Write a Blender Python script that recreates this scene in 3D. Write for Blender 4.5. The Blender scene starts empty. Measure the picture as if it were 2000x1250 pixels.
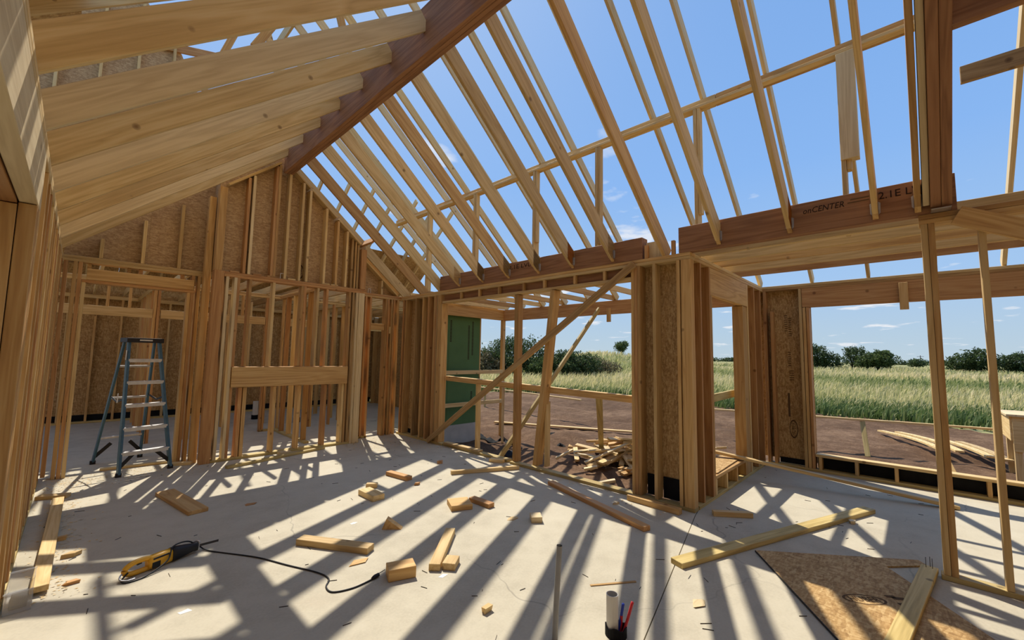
import bpy, bmesh, math, random
import numpy as np
from mathutils import Vector, Matrix
random.seed(7); RNG = np.random.default_rng(7)
SC = bpy.context.scene
COL = SC.collection

# ------------------------------------------------------------------ camera
F_PX, YAW, PIT, ROL, CAMH = 816.96, .8031, .0860, .0179, 1.5945
fw = Vector((math.sin(YAW)*math.cos(PIT), math.cos(YAW)*math.cos(PIT), math.sin(PIT)))
r0 = Vector((math.cos(YAW), -math.sin(YAW), 0)); u0 = r0.cross(fw)
rt = r0*math.cos(ROL)+u0*math.sin(ROL); up = -r0*math.sin(ROL)+u0*math.cos(ROL)
cd = bpy.data.cameras.new('camera'); cam = bpy.data.objects.new('camera', cd); COL.objects.link(cam)
cd.sensor_width = 36.0; cd.lens = F_PX/2000*36.0; cd.clip_start = .02; cd.clip_end = 4000
cam.matrix_world = Matrix(((rt.x, up.x, -fw.x, 0), (rt.y, up.y, -fw.y, 0), (rt.z, up.z, -fw.z, CAMH), (0, 0, 0, 1)))
SC.camera = cam
SC.view_settings.view_transform = 'Standard'; SC.view_settings.look = 'None'
SC.view_settings.gamma = 1.0; SC.view_settings.use_curve_mapping = False
SC.view_settings.exposure = 0.0
SC.cycles.max_bounces = 5; SC.cycles.diffuse_bounces = 3; SC.cycles.glossy_bounces = 2; SC.cycles.transmission_bounces = 2; SC.cycles.transparent_max_bounces = 6
# ------------------------------------------------------------------ sun and sky
SUN = Vector((.2688, .667, 1)).normalized()
sd = bpy.data.lights.new('sun', 'SUN'); sd.energy = 5.2; sd.angle = math.radians(.53); sd.color = (1, .95, .86)
so = bpy.data.objects.new('sun', sd); COL.objects.link(so)
so.rotation_euler = (-SUN).to_track_quat('-Z', 'Y').to_euler()
so.location = (5, 12, 18)

def N(nt, typ, **kw):
    n = nt.nodes.new(typ)
    for k, v in kw.items(): setattr(n, k, v)
    return n
def L(nt, a, b): nt.links.new(a, b)
def mth(nt, op, a, b=None, c=None, clamp=False):
    n = N(nt, 'ShaderNodeMath', operation=op, use_clamp=clamp)
    for i, v in enumerate((a, b, c)):
        if v is None: continue
        if isinstance(v, (int, float)): n.inputs[i].default_value = v
        else: L(nt, v, n.inputs[i])
    return n.outputs[0]
def ramp(nt, fac, stops, interp='LINEAR'):
    n = N(nt, 'ShaderNodeValToRGB'); n.color_ramp.interpolation = interp
    els = n.color_ramp.elements
    while len(els) < len(stops): els.new(.5)
    for e, (p, c) in zip(els, stops):
        e.position = p; e.color = (*c, 1) if len(c) == 3 else c
    L(nt, fac, n.inputs[0]); return n.outputs[0]
def mix(nt, fac, a, b, blend='MIX'):
    n = N(nt, 'ShaderNodeMix', data_type='RGBA', blend_type=blend)
    for s, v in ((n.inputs[0], fac), (n.inputs[6], a), (n.inputs[7], b)):
        if isinstance(v, (int, float)): s.default_value = v
        elif isinstance(v, tuple): s.default_value = (*v, 1)
        else: L(nt, v, s)
    return n.outputs[2]
def noise(nt, vec, scale, detail=3, rough=.5, dist=0.0):
    n = N(nt, 'ShaderNodeTexNoise'); n.inputs['Scale'].default_value = scale
    n.inputs['Detail'].default_value = detail; n.inputs['Roughness'].default_value = rough
    n.inputs['Distortion'].default_value = dist
    L(nt, vec, n.inputs['Vector']); return n.outputs['Fac']

SKY_STRENGTH = 1.0
w = bpy.data.worlds.new('sky'); SC.world = w; w.use_nodes = True; nt = w.node_tree; nt.nodes.clear()
tc = N(nt, 'ShaderNodeTexCoord'); sep = N(nt, 'ShaderNodeSeparateXYZ'); L(nt, tc.outputs['Generated'], sep.inputs[0])
# clear summer sky: pale at the horizon, azure overhead, a little brighter round the sun
skc = ramp(nt, sep.outputs[2], [(0.0, (.52, .64, .72)), (.05, (.47, .62, .76)), (.16, (.37, .57, .86)), (.38, (.25, .47, .88)), (.7, (.19, .39, .80)), (1.0, (.17, .35, .74))])
dt = N(nt, 'ShaderNodeVectorMath', operation='DOT_PRODUCT'); L(nt, tc.outputs['Generated'], dt.inputs[0]); dt.inputs[1].default_value = SUN
glow = mth(nt, 'POWER', mth(nt, 'MAXIMUM', dt.outputs['Value'], 0.0), 9.0)
skc = mix(nt, mth(nt, 'MULTIPLY', glow, .45), skc, (.72, .84, 1.0))
# fair-weather cumulus on a flat cloud deck: direction projected onto a plane overhead
zc = mth(nt, 'MAXIMUM', mth(nt, 'ADD', sep.outputs[2], .10), .02)
cx = mth(nt, 'DIVIDE', sep.outputs[0], zc); cy = mth(nt, 'DIVIDE', sep.outputs[1], zc)
cb = N(nt, 'ShaderNodeCombineXYZ'); L(nt, cx, cb.inputs[0]); L(nt, cy, cb.inputs[1]); cb.inputs[2].default_value = 3.7
cn = noise(nt, cb.outputs[0], 2.1, 5, .5)
cm = ramp(nt, cn, [(.615, (0, 0, 0)), (.68, (1, 1, 1))])
cmf = mth(nt, 'MULTIPLY', cm, ramp(nt, sep.outputs[2], [(.0, (0, 0, 0)), (.035, (1, 1, 1)), (.45, (.8, .8, .8)), (.6, (0, 0, 0))]))
skc = mix(nt, mth(nt, 'MULTIPLY', cmf, .85), skc, (.86, .88, .92))
bg = N(nt, 'ShaderNodeBackground'); bg.inputs[1].default_value = SKY_STRENGTH
L(nt, skc, bg.inputs[0]); wo = N(nt, 'ShaderNodeOutputWorld'); L(nt, bg.outputs[0], wo.inputs[0])

# ------------------------------------------------------------------ materials
MATS = {}
def new_mat(name, rough=.7, spec=.3):
    m = bpy.data.materials.new(name); m.use_nodes = True; nt = m.node_tree
    b = nt.nodes['Principled BSDF']; b.inputs['Roughness'].default_value = rough
    b.inputs['Specular IOR Level'].default_value = spec
    MATS[name] = m; return m, nt, b
def objvec(nt, scale, rnd=37.0):
    t = N(nt, 'ShaderNodeTexCoord'); oi = N(nt, 'ShaderNodeObjectInfo')
    mp = N(nt, 'ShaderNodeVectorMath', operation='MULTIPLY'); L(nt, t.outputs['Object'], mp.inputs[0]); mp.inputs[1].default_value = scale
    ad = N(nt, 'ShaderNodeVectorMath', operation='ADD'); L(nt, mp.outputs[0], ad.inputs[0])
    cb = N(nt, 'ShaderNodeCombineXYZ'); r = mth(nt, 'MULTIPLY', oi.outputs['Random'], rnd)
    L(nt, r, cb.inputs[0]); L(nt, mth(nt, 'MULTIPLY', r, 1.7), cb.inputs[1]); L(nt, mth(nt, 'MULTIPLY', r, .6), cb.inputs[2])
    L(nt, cb.outputs[0], ad.inputs[1]); return ad.outputs[0], oi.outputs['Random']
def bump(nt, b, h, strength=.25, dist=.004):
    n = N(nt, 'ShaderNodeBump'); n.inputs['Strength'].default_value = strength; n.inputs['Distance'].default_value = dist
    L(nt, h, n.inputs['Height']); L(nt, n.outputs[0], b.inputs['Normal'])
def wood(name, lo, mid, hi, knots=True, grain=1.0, vary=.35):
    m, nt, b = new_mat(name, .62, .25)
    v, rnd = objvec(nt, (1.1, 26, 26)); fine = noise(nt, v, 3.0, 3, .6)
    v2, _ = objvec(nt, (.45, 7.5, 7.5)); big = noise(nt, v2, 1.6, 2, .5, .6)
    rings = mth(nt, 'PINGPONG', mth(nt, 'MULTIPLY', big, 9.0), 1.0)
    g = mth(nt, 'ADD', mth(nt, 'MULTIPLY', fine, .55*grain), mth(nt, 'MULTIPLY', rings, .45*grain))
    c = ramp(nt, g, [(.15, lo), (.46, mid), (.80, hi)])
    # every board its own tone
    tone = ramp(nt, mth(nt, 'FRACT', mth(nt, 'MULTIPLY', rnd, 13.7)), [(0, (1-vary, 1-vary*1.15, 1-vary*1.25)), (.5, (.96, .95, .94)), (1, (1.08, 1.06, 1.02))])
    c = mix(nt, 1.0, c, tone, 'MULTIPLY')
    if knots:
        vk, _ = objvec(nt, (1, 1, 1)); vo = N(nt, 'ShaderNodeTexVoronoi'); vo.inputs['Scale'].default_value = 5.2; L(nt, vk, vo.inputs['Vector'])
        sp = N(nt, 'ShaderNodeSeparateColor'); L(nt, vo.outputs['Color'], sp.inputs[0])
        sel = mth(nt, 'LESS_THAN', sp.outputs[0], .26)
        kd = ramp(nt, vo.outputs['Distance'], [(.04, (1, 1, 1)), (.11, (.55, .55, .55)), (.145, (0, 0, 0))])
        c = mix(nt, mth(nt, 'MULTIPLY', mth(nt, 'MULTIPLY', kd, sel), .8), c, (lo[0]*.35, lo[1]*.28, lo[2]*.25))
    L(nt, c, b.inputs['Base Color']); bump(nt, b, fine, .06, .002); return m
wood('wood_fir', (.48, .265, .095), (.62, .375, .14), (.71, .47, .20))
wood('wood_fir_red', (.42, .20, .075), (.54, .28, .105), (.62, .36, .15), True, 1, .25)
wood('wood_pine', (.57, .375, .15), (.72, .505, .225), (.79, .60, .305), True, .9, .22)
wood('wood_pale', (.64, .48, .26), (.77, .61, .35), (.83, .69, .44), True, .7, .12)
wood('wood_treated', (.36, .26, .09), (.54, .40, .15), (.64, .50, .21), True, 1, .2)
wood('wood_weathered', (.29, .175, .07), (.42, .26, .105), (.50, .34, .155), True, 1, .15)
wood('lvl', (.26, .125, .06), (.38, .19, .09), (.46, .25, .125), False, .8, .18)
def osb(name, a, bcol, ccol):
    m, nt, b = new_mat(name, .75, .2)
    v, _ = objvec(nt, (1, 1, 1), 11)
    cols = []
    for i, (sc, rot) in enumerate((((20, 70, 70), .5), ((70, 20, 70), -.35), ((28, 80, 60), 1.1))):
        mp = N(nt, 'ShaderNodeMapping'); mp.inputs['Rotation'].default_value = (0, 0, rot); mp.inputs['Scale'].default_value = sc
        wv = noise(nt, v, 4+i, 2); ad = N(nt, 'ShaderNodeVectorMath', operation='ADD'); L(nt, v, ad.inputs[0])
        cbn = N(nt, 'ShaderNodeCombineXYZ'); L(nt, mth(nt, 'MULTIPLY', wv, .12), cbn.inputs[0]); L(nt, cbn.outputs[0], ad.inputs[1])
        L(nt, ad.outputs[0], mp.inputs[0]); vo = N(nt, 'ShaderNodeTexVoronoi'); vo.inputs['Scale'].default_value = 1.0
        L(nt, mp.outputs[0], vo.inputs['Vector']); s = N(nt, 'ShaderNodeSeparateColor'); L(nt, vo.outputs['Color'], s.inputs[0]); cols.append(s.outputs[0])
    k = mth(nt, 'ADD', mth(nt, 'MULTIPLY', cols[0], .4), mth(nt, 'ADD', mth(nt, 'MULTIPLY', cols[1], .35), mth(nt, 'MULTIPLY', cols[2], .25)))
    k = mth(nt, 'ADD', mth(nt, 'MULTIPLY', k, .75), mth(nt, 'MULTIPLY', noise(nt, v, 3, 3), .25))
    c = ramp(nt, k, [(.25, a), (.5, bcol), (.75, ccol)])
    L(nt, c, b.inputs['Base Color']); bump(nt, b, k, .2, .003); return m
osb('osb', (.32, .18, .065), (.47, .285, .11), (.62, .42, .19))
osb('osb_dark', (.37, .225, .11), (.50, .325, .165), (.62, .43, .235))
def simple(name, col, rough=.6, spec=.3, metal=0, var=0.0, scale=8, alpha=None):
    m, nt, b = new_mat(name, rough, spec); b.inputs['Metallic'].default_value = metal
    if var:
        v, _ = objvec(nt, (1, 1, 1)); n = noise(nt, v, scale, 4)
        c = ramp(nt, n, [(.3, tuple(x*(1-var) for x in col)), (.7, tuple(min(1, x*(1+var)) for x in col))]); L(nt, c, b.inputs['Base Color'])
    else: b.inputs['Base Color'].default_value = (*col, 1)
    return m
simple('green_board', (.085, .16, .06), .7, .2, 0, .08, 3)
simple('membrane', (.012, .012, .013), .8, .15, 0, .3, 6)
simple('ink', (.035, .02, .014), .8, .1)
simple('ink_soft', (.13, .075, .035), .8, .1)
simple('ladder_blue', (.05, .12, .17), .45, .4, 0, .15, 12)
simple('ladder_cap', (.018, .014, .014), .5, .35)
simple('aluminium', (.62, .60, .57), .42, .5, .75, .1, 20)
simple('steel', (.55, .55, .56), .35, .5, .9, .1, 20)
simple('nail_steel', (.09, .08, .075), .45, .5, .8)
simple('saw_yellow', (.78, .40, .025), .42, .45, 0, .06, 10)
simple('saw_black', (.012, .012, .014), .55, .4)
simple('pvc', (.70, .66, .58), .35, .4, 0, .05, 9)
simple('conduit', (.30, .295, .285), .5, .35, 0, .1, 14)
simple('pex_red', (.62, .03, .035), .35, .4)
simple('pex_blue', (.03, .06, .42), .35, .4)
simple('paper_white', (.78, .77, .72), .8, .1)
simple('bark', (.06, .045, .035), .9, .1, 0, .3, 5)
simple('stem_concrete', (.42, .40, .36), .9, .1, 0, .1, 4)
simple('bore_shade', (.02, .018, .016), .9, .05)  # near-black that paints the shade in the conduit mouth
def plastic_clear():
    m, nt, b = new_mat('plastic_clear', .25, .5); b.inputs['Base Color'].default_value = (.72, .71, .68, 1)
    b.inputs['Alpha'].default_value = .28; return m
plastic_clear()
def concrete():
    m, nt, b = new_mat('concrete', .82, .2); t = N(nt, 'ShaderNodeTexCoord'); v = t.outputs['Object']
    n1 = noise(nt, v, .55, 3, .6); n2 = noise(nt, v, 4, 4, .65); n3 = noise(nt, v, 60, 1)
    k = mth(nt, 'ADD', mth(nt, 'MULTIPLY', n1, .45), mth(nt, 'ADD', mth(nt, 'MULTIPLY', n2, .4), mth(nt, 'MULTIPLY', n3, .15)))
    c = ramp(nt, k, [(.3, (.41, .355, .255)), (.5, (.545, .48, .35)), (.72, (.625, .56, .42))])
    # hairline shrinkage cracks
    ws = N(nt, 'ShaderNodeTexNoise'); ws.inputs['Scale'].default_value = 1.6; ws.inputs['Detail'].default_value = 3; L(nt, v, ws.inputs['Vector'])
    ad = N(nt, 'ShaderNodeVectorMath', operation='MULTIPLY_ADD'); L(nt, ws.outputs['Color'], ad.inputs[0]); ad.inputs[1].default_value = (.5, .5, .5); L(nt, v, ad.inputs[2])
    vo = N(nt, 'ShaderNodeTexVoronoi', feature='DISTANCE_TO_EDGE'); vo.inputs['Scale'].default_value = .42; L(nt, ad.outputs[0], vo.inputs['Vector'])
    cr = ramp(nt, vo.outputs['Distance'], [(.0005, (1, 1, 1)), (.0018, (0, 0, 0))])
    c = mix(nt, mth(nt, 'MULTIPLY', cr, mth(nt, 'MULTIPLY', ramp(nt, noise(nt, v, .8, 2), [(.45, (0, 0, 0)), (.6, (1, 1, 1))]), .5)), c, (.16, .14, .12))
    # sawdust and scuffs
    sdm = ramp(nt, noise(nt, v, 1.1, 3, .7), [(.60, (0, 0, 0)), (.75, (1, 1, 1))]); c = mix(nt, mth(nt, 'MULTIPLY', sdm, .35), c, (.52, .42, .30))
    L(nt, c, b.inputs['Base Color']); bump(nt, b, n2, .15, .004)
concrete()
def dirt():
    m, nt, b = new_mat('dirt', .95, .1); t = N(nt, 'ShaderNodeTexCoord'); v = t.outputs['Object']
    n1 = noise(nt, v, .35, 2); n2 = noise(nt, v, 3, 4, .7); n3 = noise(nt, v, 22, 2, .7)
    k = mth(nt, 'ADD', mth(nt, 'MULTIPLY', n1, .35), mth(nt, 'ADD', mth(nt, 'MULTIPLY', n2, .4), mth(nt, 'MULTIPLY', n3, .25)))
    c = ramp(nt, k, [(.32, (.055, .029, .015)), (.5, (.125, .07, .038)), (.7, (.27, .165, .095))])
    L(nt, c, b.inputs['Base Color']); bump(nt, b, mth(nt, 'ADD', n2, n3), .5, .03)
dirt()
def field():
    m, nt, b = new_mat('field_soil', .95, .1); t = N(nt, 'ShaderNodeTexCoord'); v = t.outputs['Object']
    mp = N(nt, 'ShaderNodeMapping'); mp.inputs['Scale'].default_value = (.06, .018, 1); L(nt, v, mp.inputs[0])
    n1 = noise(nt, mp.outputs[0], 1, 4, .6); n2 = noise(nt, v, 1.5, 6, .7)
    k = mth(nt, 'ADD', mth(nt, 'MULTIPLY', n1, .65), mth(nt, 'MULTIPLY', n2, .35))
    c = ramp(nt, k, [(.34, (.13, .15, .055)), (.48, (.22, .225, .085)), (.58, (.36, .31, .145)), (.7, (.48, .38, .20))])
    L(nt, c, b.inputs['Base Color']); bump(nt, b, n2, .6, .1)
field()
def leafmat(name, a, bcol, trans=.35):
    m, nt, b = new_mat(name, .6, .25); at = N(nt, 'ShaderNodeAttribute', attribute_name='tint')
    c = ramp(nt, at.outputs['Fac'], [(0, a), (1, bcol)]); L(nt, c, b.inputs['Base Color'])
    tr = N(nt, 'ShaderNodeBsdfTranslucent'); L(nt, c, tr.inputs[0]); ms = N(nt, 'ShaderNodeMixShader'); ms.inputs[0].default_value = trans
    out = nt.nodes['Material Output']; L(nt, b.outputs[0], ms.inputs[1]); L(nt, tr.outputs[0], ms.inputs[2]); L(nt, ms.outputs[0], out.inputs[0])
leafmat('leaf_dark', (.03, .048, .016), (.115, .155, .05))
leafmat('leaf_mid', (.04, .065, .018), (.17, .215, .065))
leafmat('leaf_dry', (.10, .085, .04), (.27, .215, .11))
def grassmat():
    m, nt, b = new_mat('grass_blade', .6, .2); at = N(nt, 'ShaderNodeAttribute', attribute_name='tint')
    c = ramp(nt, at.outputs['Fac'], [(0, (.10, .15, .04)), (.35, (.31, .32, .11)), (.6, (.60, .52, .24)), (1, (.82, .66, .38))]); L(nt, c, b.inputs['Base Color'])
    tr = N(nt, 'ShaderNodeBsdfTranslucent'); L(nt, c, tr.inputs[0]); ms = N(nt, 'ShaderNodeMixShader'); ms.inputs[0].default_value = .45
    out = nt.nodes['Material Output']; L(nt, b.outputs[0], ms.inputs[1]); L(nt, tr.outputs[0], ms.inputs[2]); L(nt, ms.outputs[0], out.inputs[0])
grassmat()

# ------------------------------------------------------------------ builders
def empty(name, loc=(0, 0, 0)):
    o = bpy.data.objects.new(name, None); COL.objects.link(o); o.location = loc; o.empty_display_size = .1; return o
def tag(o, label=None, cat=None, group=None, kind=None):
    if label: o['label'] = label
    if cat: o['category'] = cat
    if group: o['group'] = group
    if kind: o['kind'] = kind
    return o
def struct(name, label, loc=(0, 0, 0)):
    return tag(empty(name, loc), label, None, None, 'structure')
def put(name, me, M=None, parent=None):
    o = bpy.data.objects.new(name, me); COL.objects.link(o); M = M or Matrix.Identity(4)
    if parent is not None:
        o.parent = parent; M = parent_mat(parent).inverted() @ M
    o.matrix_basis = M; return o
def parent_mat(p):
    M = Matrix.Identity(4)
    while p is not None: M = (Matrix.Translation(p.location) if p.type == 'EMPTY' else p.matrix_basis) @ M; p = p.parent
    return M
def mesh(name, verts, faces, mat=None, smooth=False):
    me = bpy.data.meshes.new(name); me.from_pydata([tuple(v) for v in verts], [], faces); me.update()
    if mat: me.materials.append(MATS[mat])
    if smooth: me.shade_smooth()
    return me
CACHE = {}
def boxmesh(l, w, t, mat, c=.003):
    k = (round(l, 3), round(w, 3), round(t, 3), mat, c)
    if k in CACHE: return CACHE[k]
    hx, hy, hz = l/2, w/2, t/2; c = min(c, hx*.4, hy*.4, hz*.4); V = []; idx = {}
    for sx in (-1, 1):
        for sy in (-1, 1):
            for sz in (-1, 1):
                for a in range(3):
                    p = [sx*(hx-c), sy*(hy-c), sz*(hz-c)]; p[a] = (sx, sy, sz)[a]*(hx, hy, hz)[a]
                    idx[sx, sy, sz, a] = len(V); V.append(p)
    Fc = []
    for a in range(3):
        b_, d_ = [i for i in range(3) if i != a]
        for s in (-1, 1):
            q = []
            for (p, r) in ((-1, -1), (1, -1), (1, 1), (-1, 1)):
                sg = [0, 0, 0]; sg[a] = s; sg[b_] = p; sg[d_] = r; q.append(idx[sg[0], sg[1], sg[2], a])
            Fc.append(q)
        for p in (-1, 1):
            for r in (-1, 1):
                lo = [0, 0, 0]; hi = [0, 0, 0]; lo[a] = -1; hi[a] = 1
                for g in (lo, hi): g[b_] = p; g[d_] = r
                Fc.append([idx[(*lo, b_)], idx[(*hi, b_)], idx[(*hi, d_)], idx[(*lo, d_)]])
    for sx in (-1, 1):
        for sy in (-1, 1):
            for sz in (-1, 1): Fc.append([idx[sx, sy, sz, a] for a in range(3)])
    me = bpy.data.meshes.new('board'); me.from_pydata(V, [], Fc)
    bm = bmesh.new(); bm.from_mesh(me); bmesh.ops.recalc_face_normals(bm, faces=bm.faces); bm.to_mesh(me); bm.free()
    me.materials.append(MATS[mat]); CACHE[k] = me; return me
def frame(a, b, upv):
    a, b = Vector(a), Vector(b); x = (b-a).normalized(); z = Vector(upv); z = (z-x*z.dot(x)).normalized(); y = z.cross(x)
    M = Matrix((x, y, z)).transposed().to_4x4(); M.translation = (a+b)/2; return M, (b-a).length
def board(par, name, a, b, w, t, mat, upv=(0, 0, 1)):
    """bar from a to b: w across, t along upv; grain follows its length"""
    M, l = frame(a, b, upv); return put(name, boxmesh(l, w, t, mat), M, par)
def box(par, name, x0, x1, y0, y1, z0, z1, mat, along=None):
    d = (abs(x1-x0), abs(y1-y0), abs(z1-z0)); i = d.index(max(d)) if along is None else along
    c = Vector(((x0+x1)/2, (y0+y1)/2, (z0+z1)/2))
    ax = [Vector((1, 0, 0)), Vector((0, 1, 0)), Vector((0, 0, 1))][i]; uz = Vector((0, 0, 1)) if i != 2 else Vector((0, 1, 0))
    return board(par, name, c-ax*d[i]/2, c+ax*d[i]/2, (d[1] if i == 0 else d[0]), (d[2] if i != 2 else d[1]), mat, uz)
def pick(*ms): return random.choice(ms)
FIR = ('wood_fir', 'wood_fir', 'wood_fir', 'wood_fir_red', 'wood_pine')
def tube(pts, r, n=10, closed_ends=True, smooth_path=0, mat=None, name='tube'):
    P = [Vector(p) for p in pts]
    if smooth_path:
        Q = []
        for i in range(len(P)-1):
            p0, p1, p2, p3 = P[max(i-1, 0)], P[i], P[i+1], P[min(i+2, len(P)-1)]
            for k in range(smooth_path):
                t = k/smooth_path
                Q.append(.5*((2*p1)+(p2-p0)*t+(2*p0-5*p1+4*p2-p3)*t*t+(3*p1-p0-3*p2+p3)*t**3))
        P = Q+[P[-1]]
    R = r if isinstance(r, (list, tuple)) else [r]*len(P)
    V = []; Fc = []; ref = Vector((0, 0, 1))
    for i, p in enumerate(P):
        d = (P[min(i+1, len(P)-1)]-P[max(i-1, 0)]).normalized()
        if abs(d.dot(ref)) > .95: ref = Vector((1, 0, 0)) if abs(d.x) < .9 else Vector((0, 1, 0))
        u = d.cross(ref).normalized(); v = d.cross(u)
        for k in range(n):
            a = 2*math.pi*k/n; V.append(p+(u*math.cos(a)+v*math.sin(a))*R[i])
    for i in range(len(P)-1):
        for k in range(n): Fc.append((i*n+k, i*n+(k+1) % n, (i+1)*n+(k+1) % n, (i+1)*n+k))
    if closed_ends: Fc += [tuple(range(n))[::-1], tuple((len(P)-1)*n+k for k in range(n))]
    me = mesh(name, V, Fc, mat, True)
    bm = bmesh.new(); bm.from_mesh(me); bmesh.ops.recalc_face_normals(bm, faces=bm.faces); bm.to_mesh(me); bm.free(); return me
def text(par, name, body, loc, xdir, updir, size, mat, width=None, italic=0.0):
    c = bpy.data.curves.new('lettering', 'FONT'); c.body = body; c.size = size; c.align_x = 'CENTER'; c.align_y = 'CENTER'; c.extrude = .0006; c.shear = italic; c.resolution_u = 2
    tmp = bpy.data.objects.new('tmp', c); COL.objects.link(tmp); dg = bpy.context.evaluated_depsgraph_get()
    me = bpy.data.meshes.new_from_object(tmp.evaluated_get(dg)); bpy.data.objects.remove(tmp); bpy.data.curves.remove(c)
    me.materials.clear(); me.materials.append(MATS[mat])
    x = Vector(xdir).normalized(); y = Vector(updir); y = (y-x*y.dot(x)).normalized(); z = x.cross(y)
    M = Matrix((x, y, z)).transposed().to_4x4(); M.translation = Vector(loc)
    if width:
        xs = [v.co.x for v in me.vertices]; M = M @ Matrix.Diagonal((width/(max(xs)-min(xs)), 1, 1, 1))
    return put(name, me, M, par)
def oval_ring(par, name, loc, xdir, updir, rx, ry, th, mat):
    n = 36; V = []; Fc = []
    for k in range(n):
        a = 2*math.pi*k/n
        for q in (1, 1-th/min(rx, ry)): V.append((rx*q*math.cos(a), ry*q*math.sin(a), 0))
    for k in range(n):
        j = (k+1) % n; Fc.append((2*k, 2*j, 2*j+1, 2*k+1))
    x = Vector(xdir).normalized(); y = Vector(updir); y = (y-x*y.dot(x)).normalized(); z = x.cross(y)
    M = Matrix((x, y, z)).transposed().to_4x4(); M.translation = Vector(loc); return put(name, mesh(name, V, Fc, mat), M, par)

# ------------------------------------------------------------------ key dimensions (metres)
XR, XL, YB, YC, YK, XA = 4.58, -.20, 7.61, 7.30, 1.73, 7.57     # inner faces: right, left, back wall, fireplace bump, corner, alcove window wall
ZT, G = 2.77, -.39                                             # top of plates, outside ground
T2 = .038; W4 = .089; W6 = .14; W8 = .184

# ------------------------------------------------------------------ slab
def slab():
    V = []; Fc = []
    J0 = Vector((4.53, 1.708)); J1 = Vector((-4, -.33))   # sawn control joint
    d = (J1-J0).normalized(); n = Vector((-d.y, d.x))*.0035
    def poly(pts, z0=-.3, z1=0.0):
        k = len(V); m_ = len(pts)
        for x, y in pts: V.append((x, y, z1))
        for x, y in pts: V.append((x, y, z0))
        Fc.append(tuple(range(k, k+m_)))
        for i in range(m_): j = (i+1) % m_; Fc.append((k+i, k+m_+i, k+m_+j, k+j))
    a, b = J0+n, J1+n; c, e = J0-n, J1-n
    if a.y < c.y: a, b, c, e = c, e, a, b
    poly([(-4, 13.1), (-4, b.y), (b.x, b.y), (a.x, a.y), (4.73, 1.75), (4.73, 7.75), (6.85, 7.75), (6.85, 13.1)][::1])
    poly([(-4, e.y), (-4, -5), (7.72, -5), (7.72, 1.88), (4.73, 1.88), (4.73, 1.742), (c.x, c.y)])
    me = mesh('floor', V, Fc, 'concrete')
    bm = bmesh.new(); bm.from_mesh(me); bmesh.ops.recalc_face_normals(bm, faces=bm.faces); bm.to_mesh(me); bm.free()
    return tag(put('floor', me), 'light grey concrete slab floor striped with rafter shadows', None, None, 'structure')
slab()

# ------------------------------------------------------------------ ground
def terrain_z(x, y):
    d = math.hypot(x, y)
    s = min(max((d-19)/85, 0), 1); s = s*s*(3-2*s)
    far = min(max((d-100)/500, 0), 1)
    z = G+.75*s+.75*far
    z += 2.2*math.exp(-(((x-54)/10)**2+((y-33)/9)**2))
    return z
def ground():
    xs = np.concatenate([np.linspace(4.6, 22, 88), np.linspace(22.6, 60, 40), np.geomspace(62, 900, 26)])
    ys = np.concatenate([-np.geomspace(500, 10, 16), np.linspace(-9.6, 16, 112), np.linspace(16.8, 60, 40), np.geomspace(63, 900, 22)])
    V = []; nx, ny = len(xs), len(ys)
    for x in xs:
        for y in ys:
            z = terrain_z(x, y)
            if x < 21 and -9 < y < 20:
                z += .03*math.sin(3.1*x+1.7*y)*math.sin(2.3*y-1.1*x)+random.uniform(-.025, .025)
                z += .20*math.exp(-(((x-8.0)/1.0)**2+((y-5.9)/.8)**2))-.10*math.exp(-(((x-7.3)/.7)**2+((y-6.9)/.5)**2))
            V.append((x, y, z))
    Fd = []; Ff = []
    for i in range(nx-1):
        for j in range(ny-1):
            q = (i*ny+j, (i+1)*ny+j, (i+1)*ny+j+1, i*ny+j+1); xm, ym = xs[i], ys[j]
            edge = 19.3+.5*math.sin(ym*.7)+.3*math.sin(ym*1.9+1)
            if xm < 6.7 and ym > 7.9: continue
            (Fd if (xm < edge and -9 < ym < 22 and not (ym > 14.5+(xm-10)*.35)) else Ff).append(q)
    for nm, fs, mt, lb in (('ground', Fd, 'dirt', 'bare reddish brown dirt around the house'), ('ground_field', Ff, 'field_soil', 'open meadow ground running to the horizon')):
        me = mesh(nm, V, fs, mt, True); bm = bmesh.new(); bm.from_mesh(me)
        bmesh.ops.delete(bm, geom=[v for v in bm.verts if not v.link_faces], context='VERTS'); bm.to_mesh(me); bm.free()
        tag(put(nm, me), lb, None, None, 'structure')
ground()

# ------------------------------------------------------------------ framing helpers
def studx(par, x0, x1, y, z0, z1, mat, depth=W6, name='stud'):      # wall along X, inner face at y
    return box(par, name, x0, x1, y, y+depth, z0, z1, mat)
def study(par, y0, y1, x, z0, z1, mat, depth=W6, name='stud'):      # wall along Y, inner face at x
    return box(par, name, x, x+depth, y0, y1, z0, z1, mat)

# ================================================================== back wall (gable)
wb = struct('wall_back', 'open stud gable wall with fireplace framing at the far end')
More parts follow.
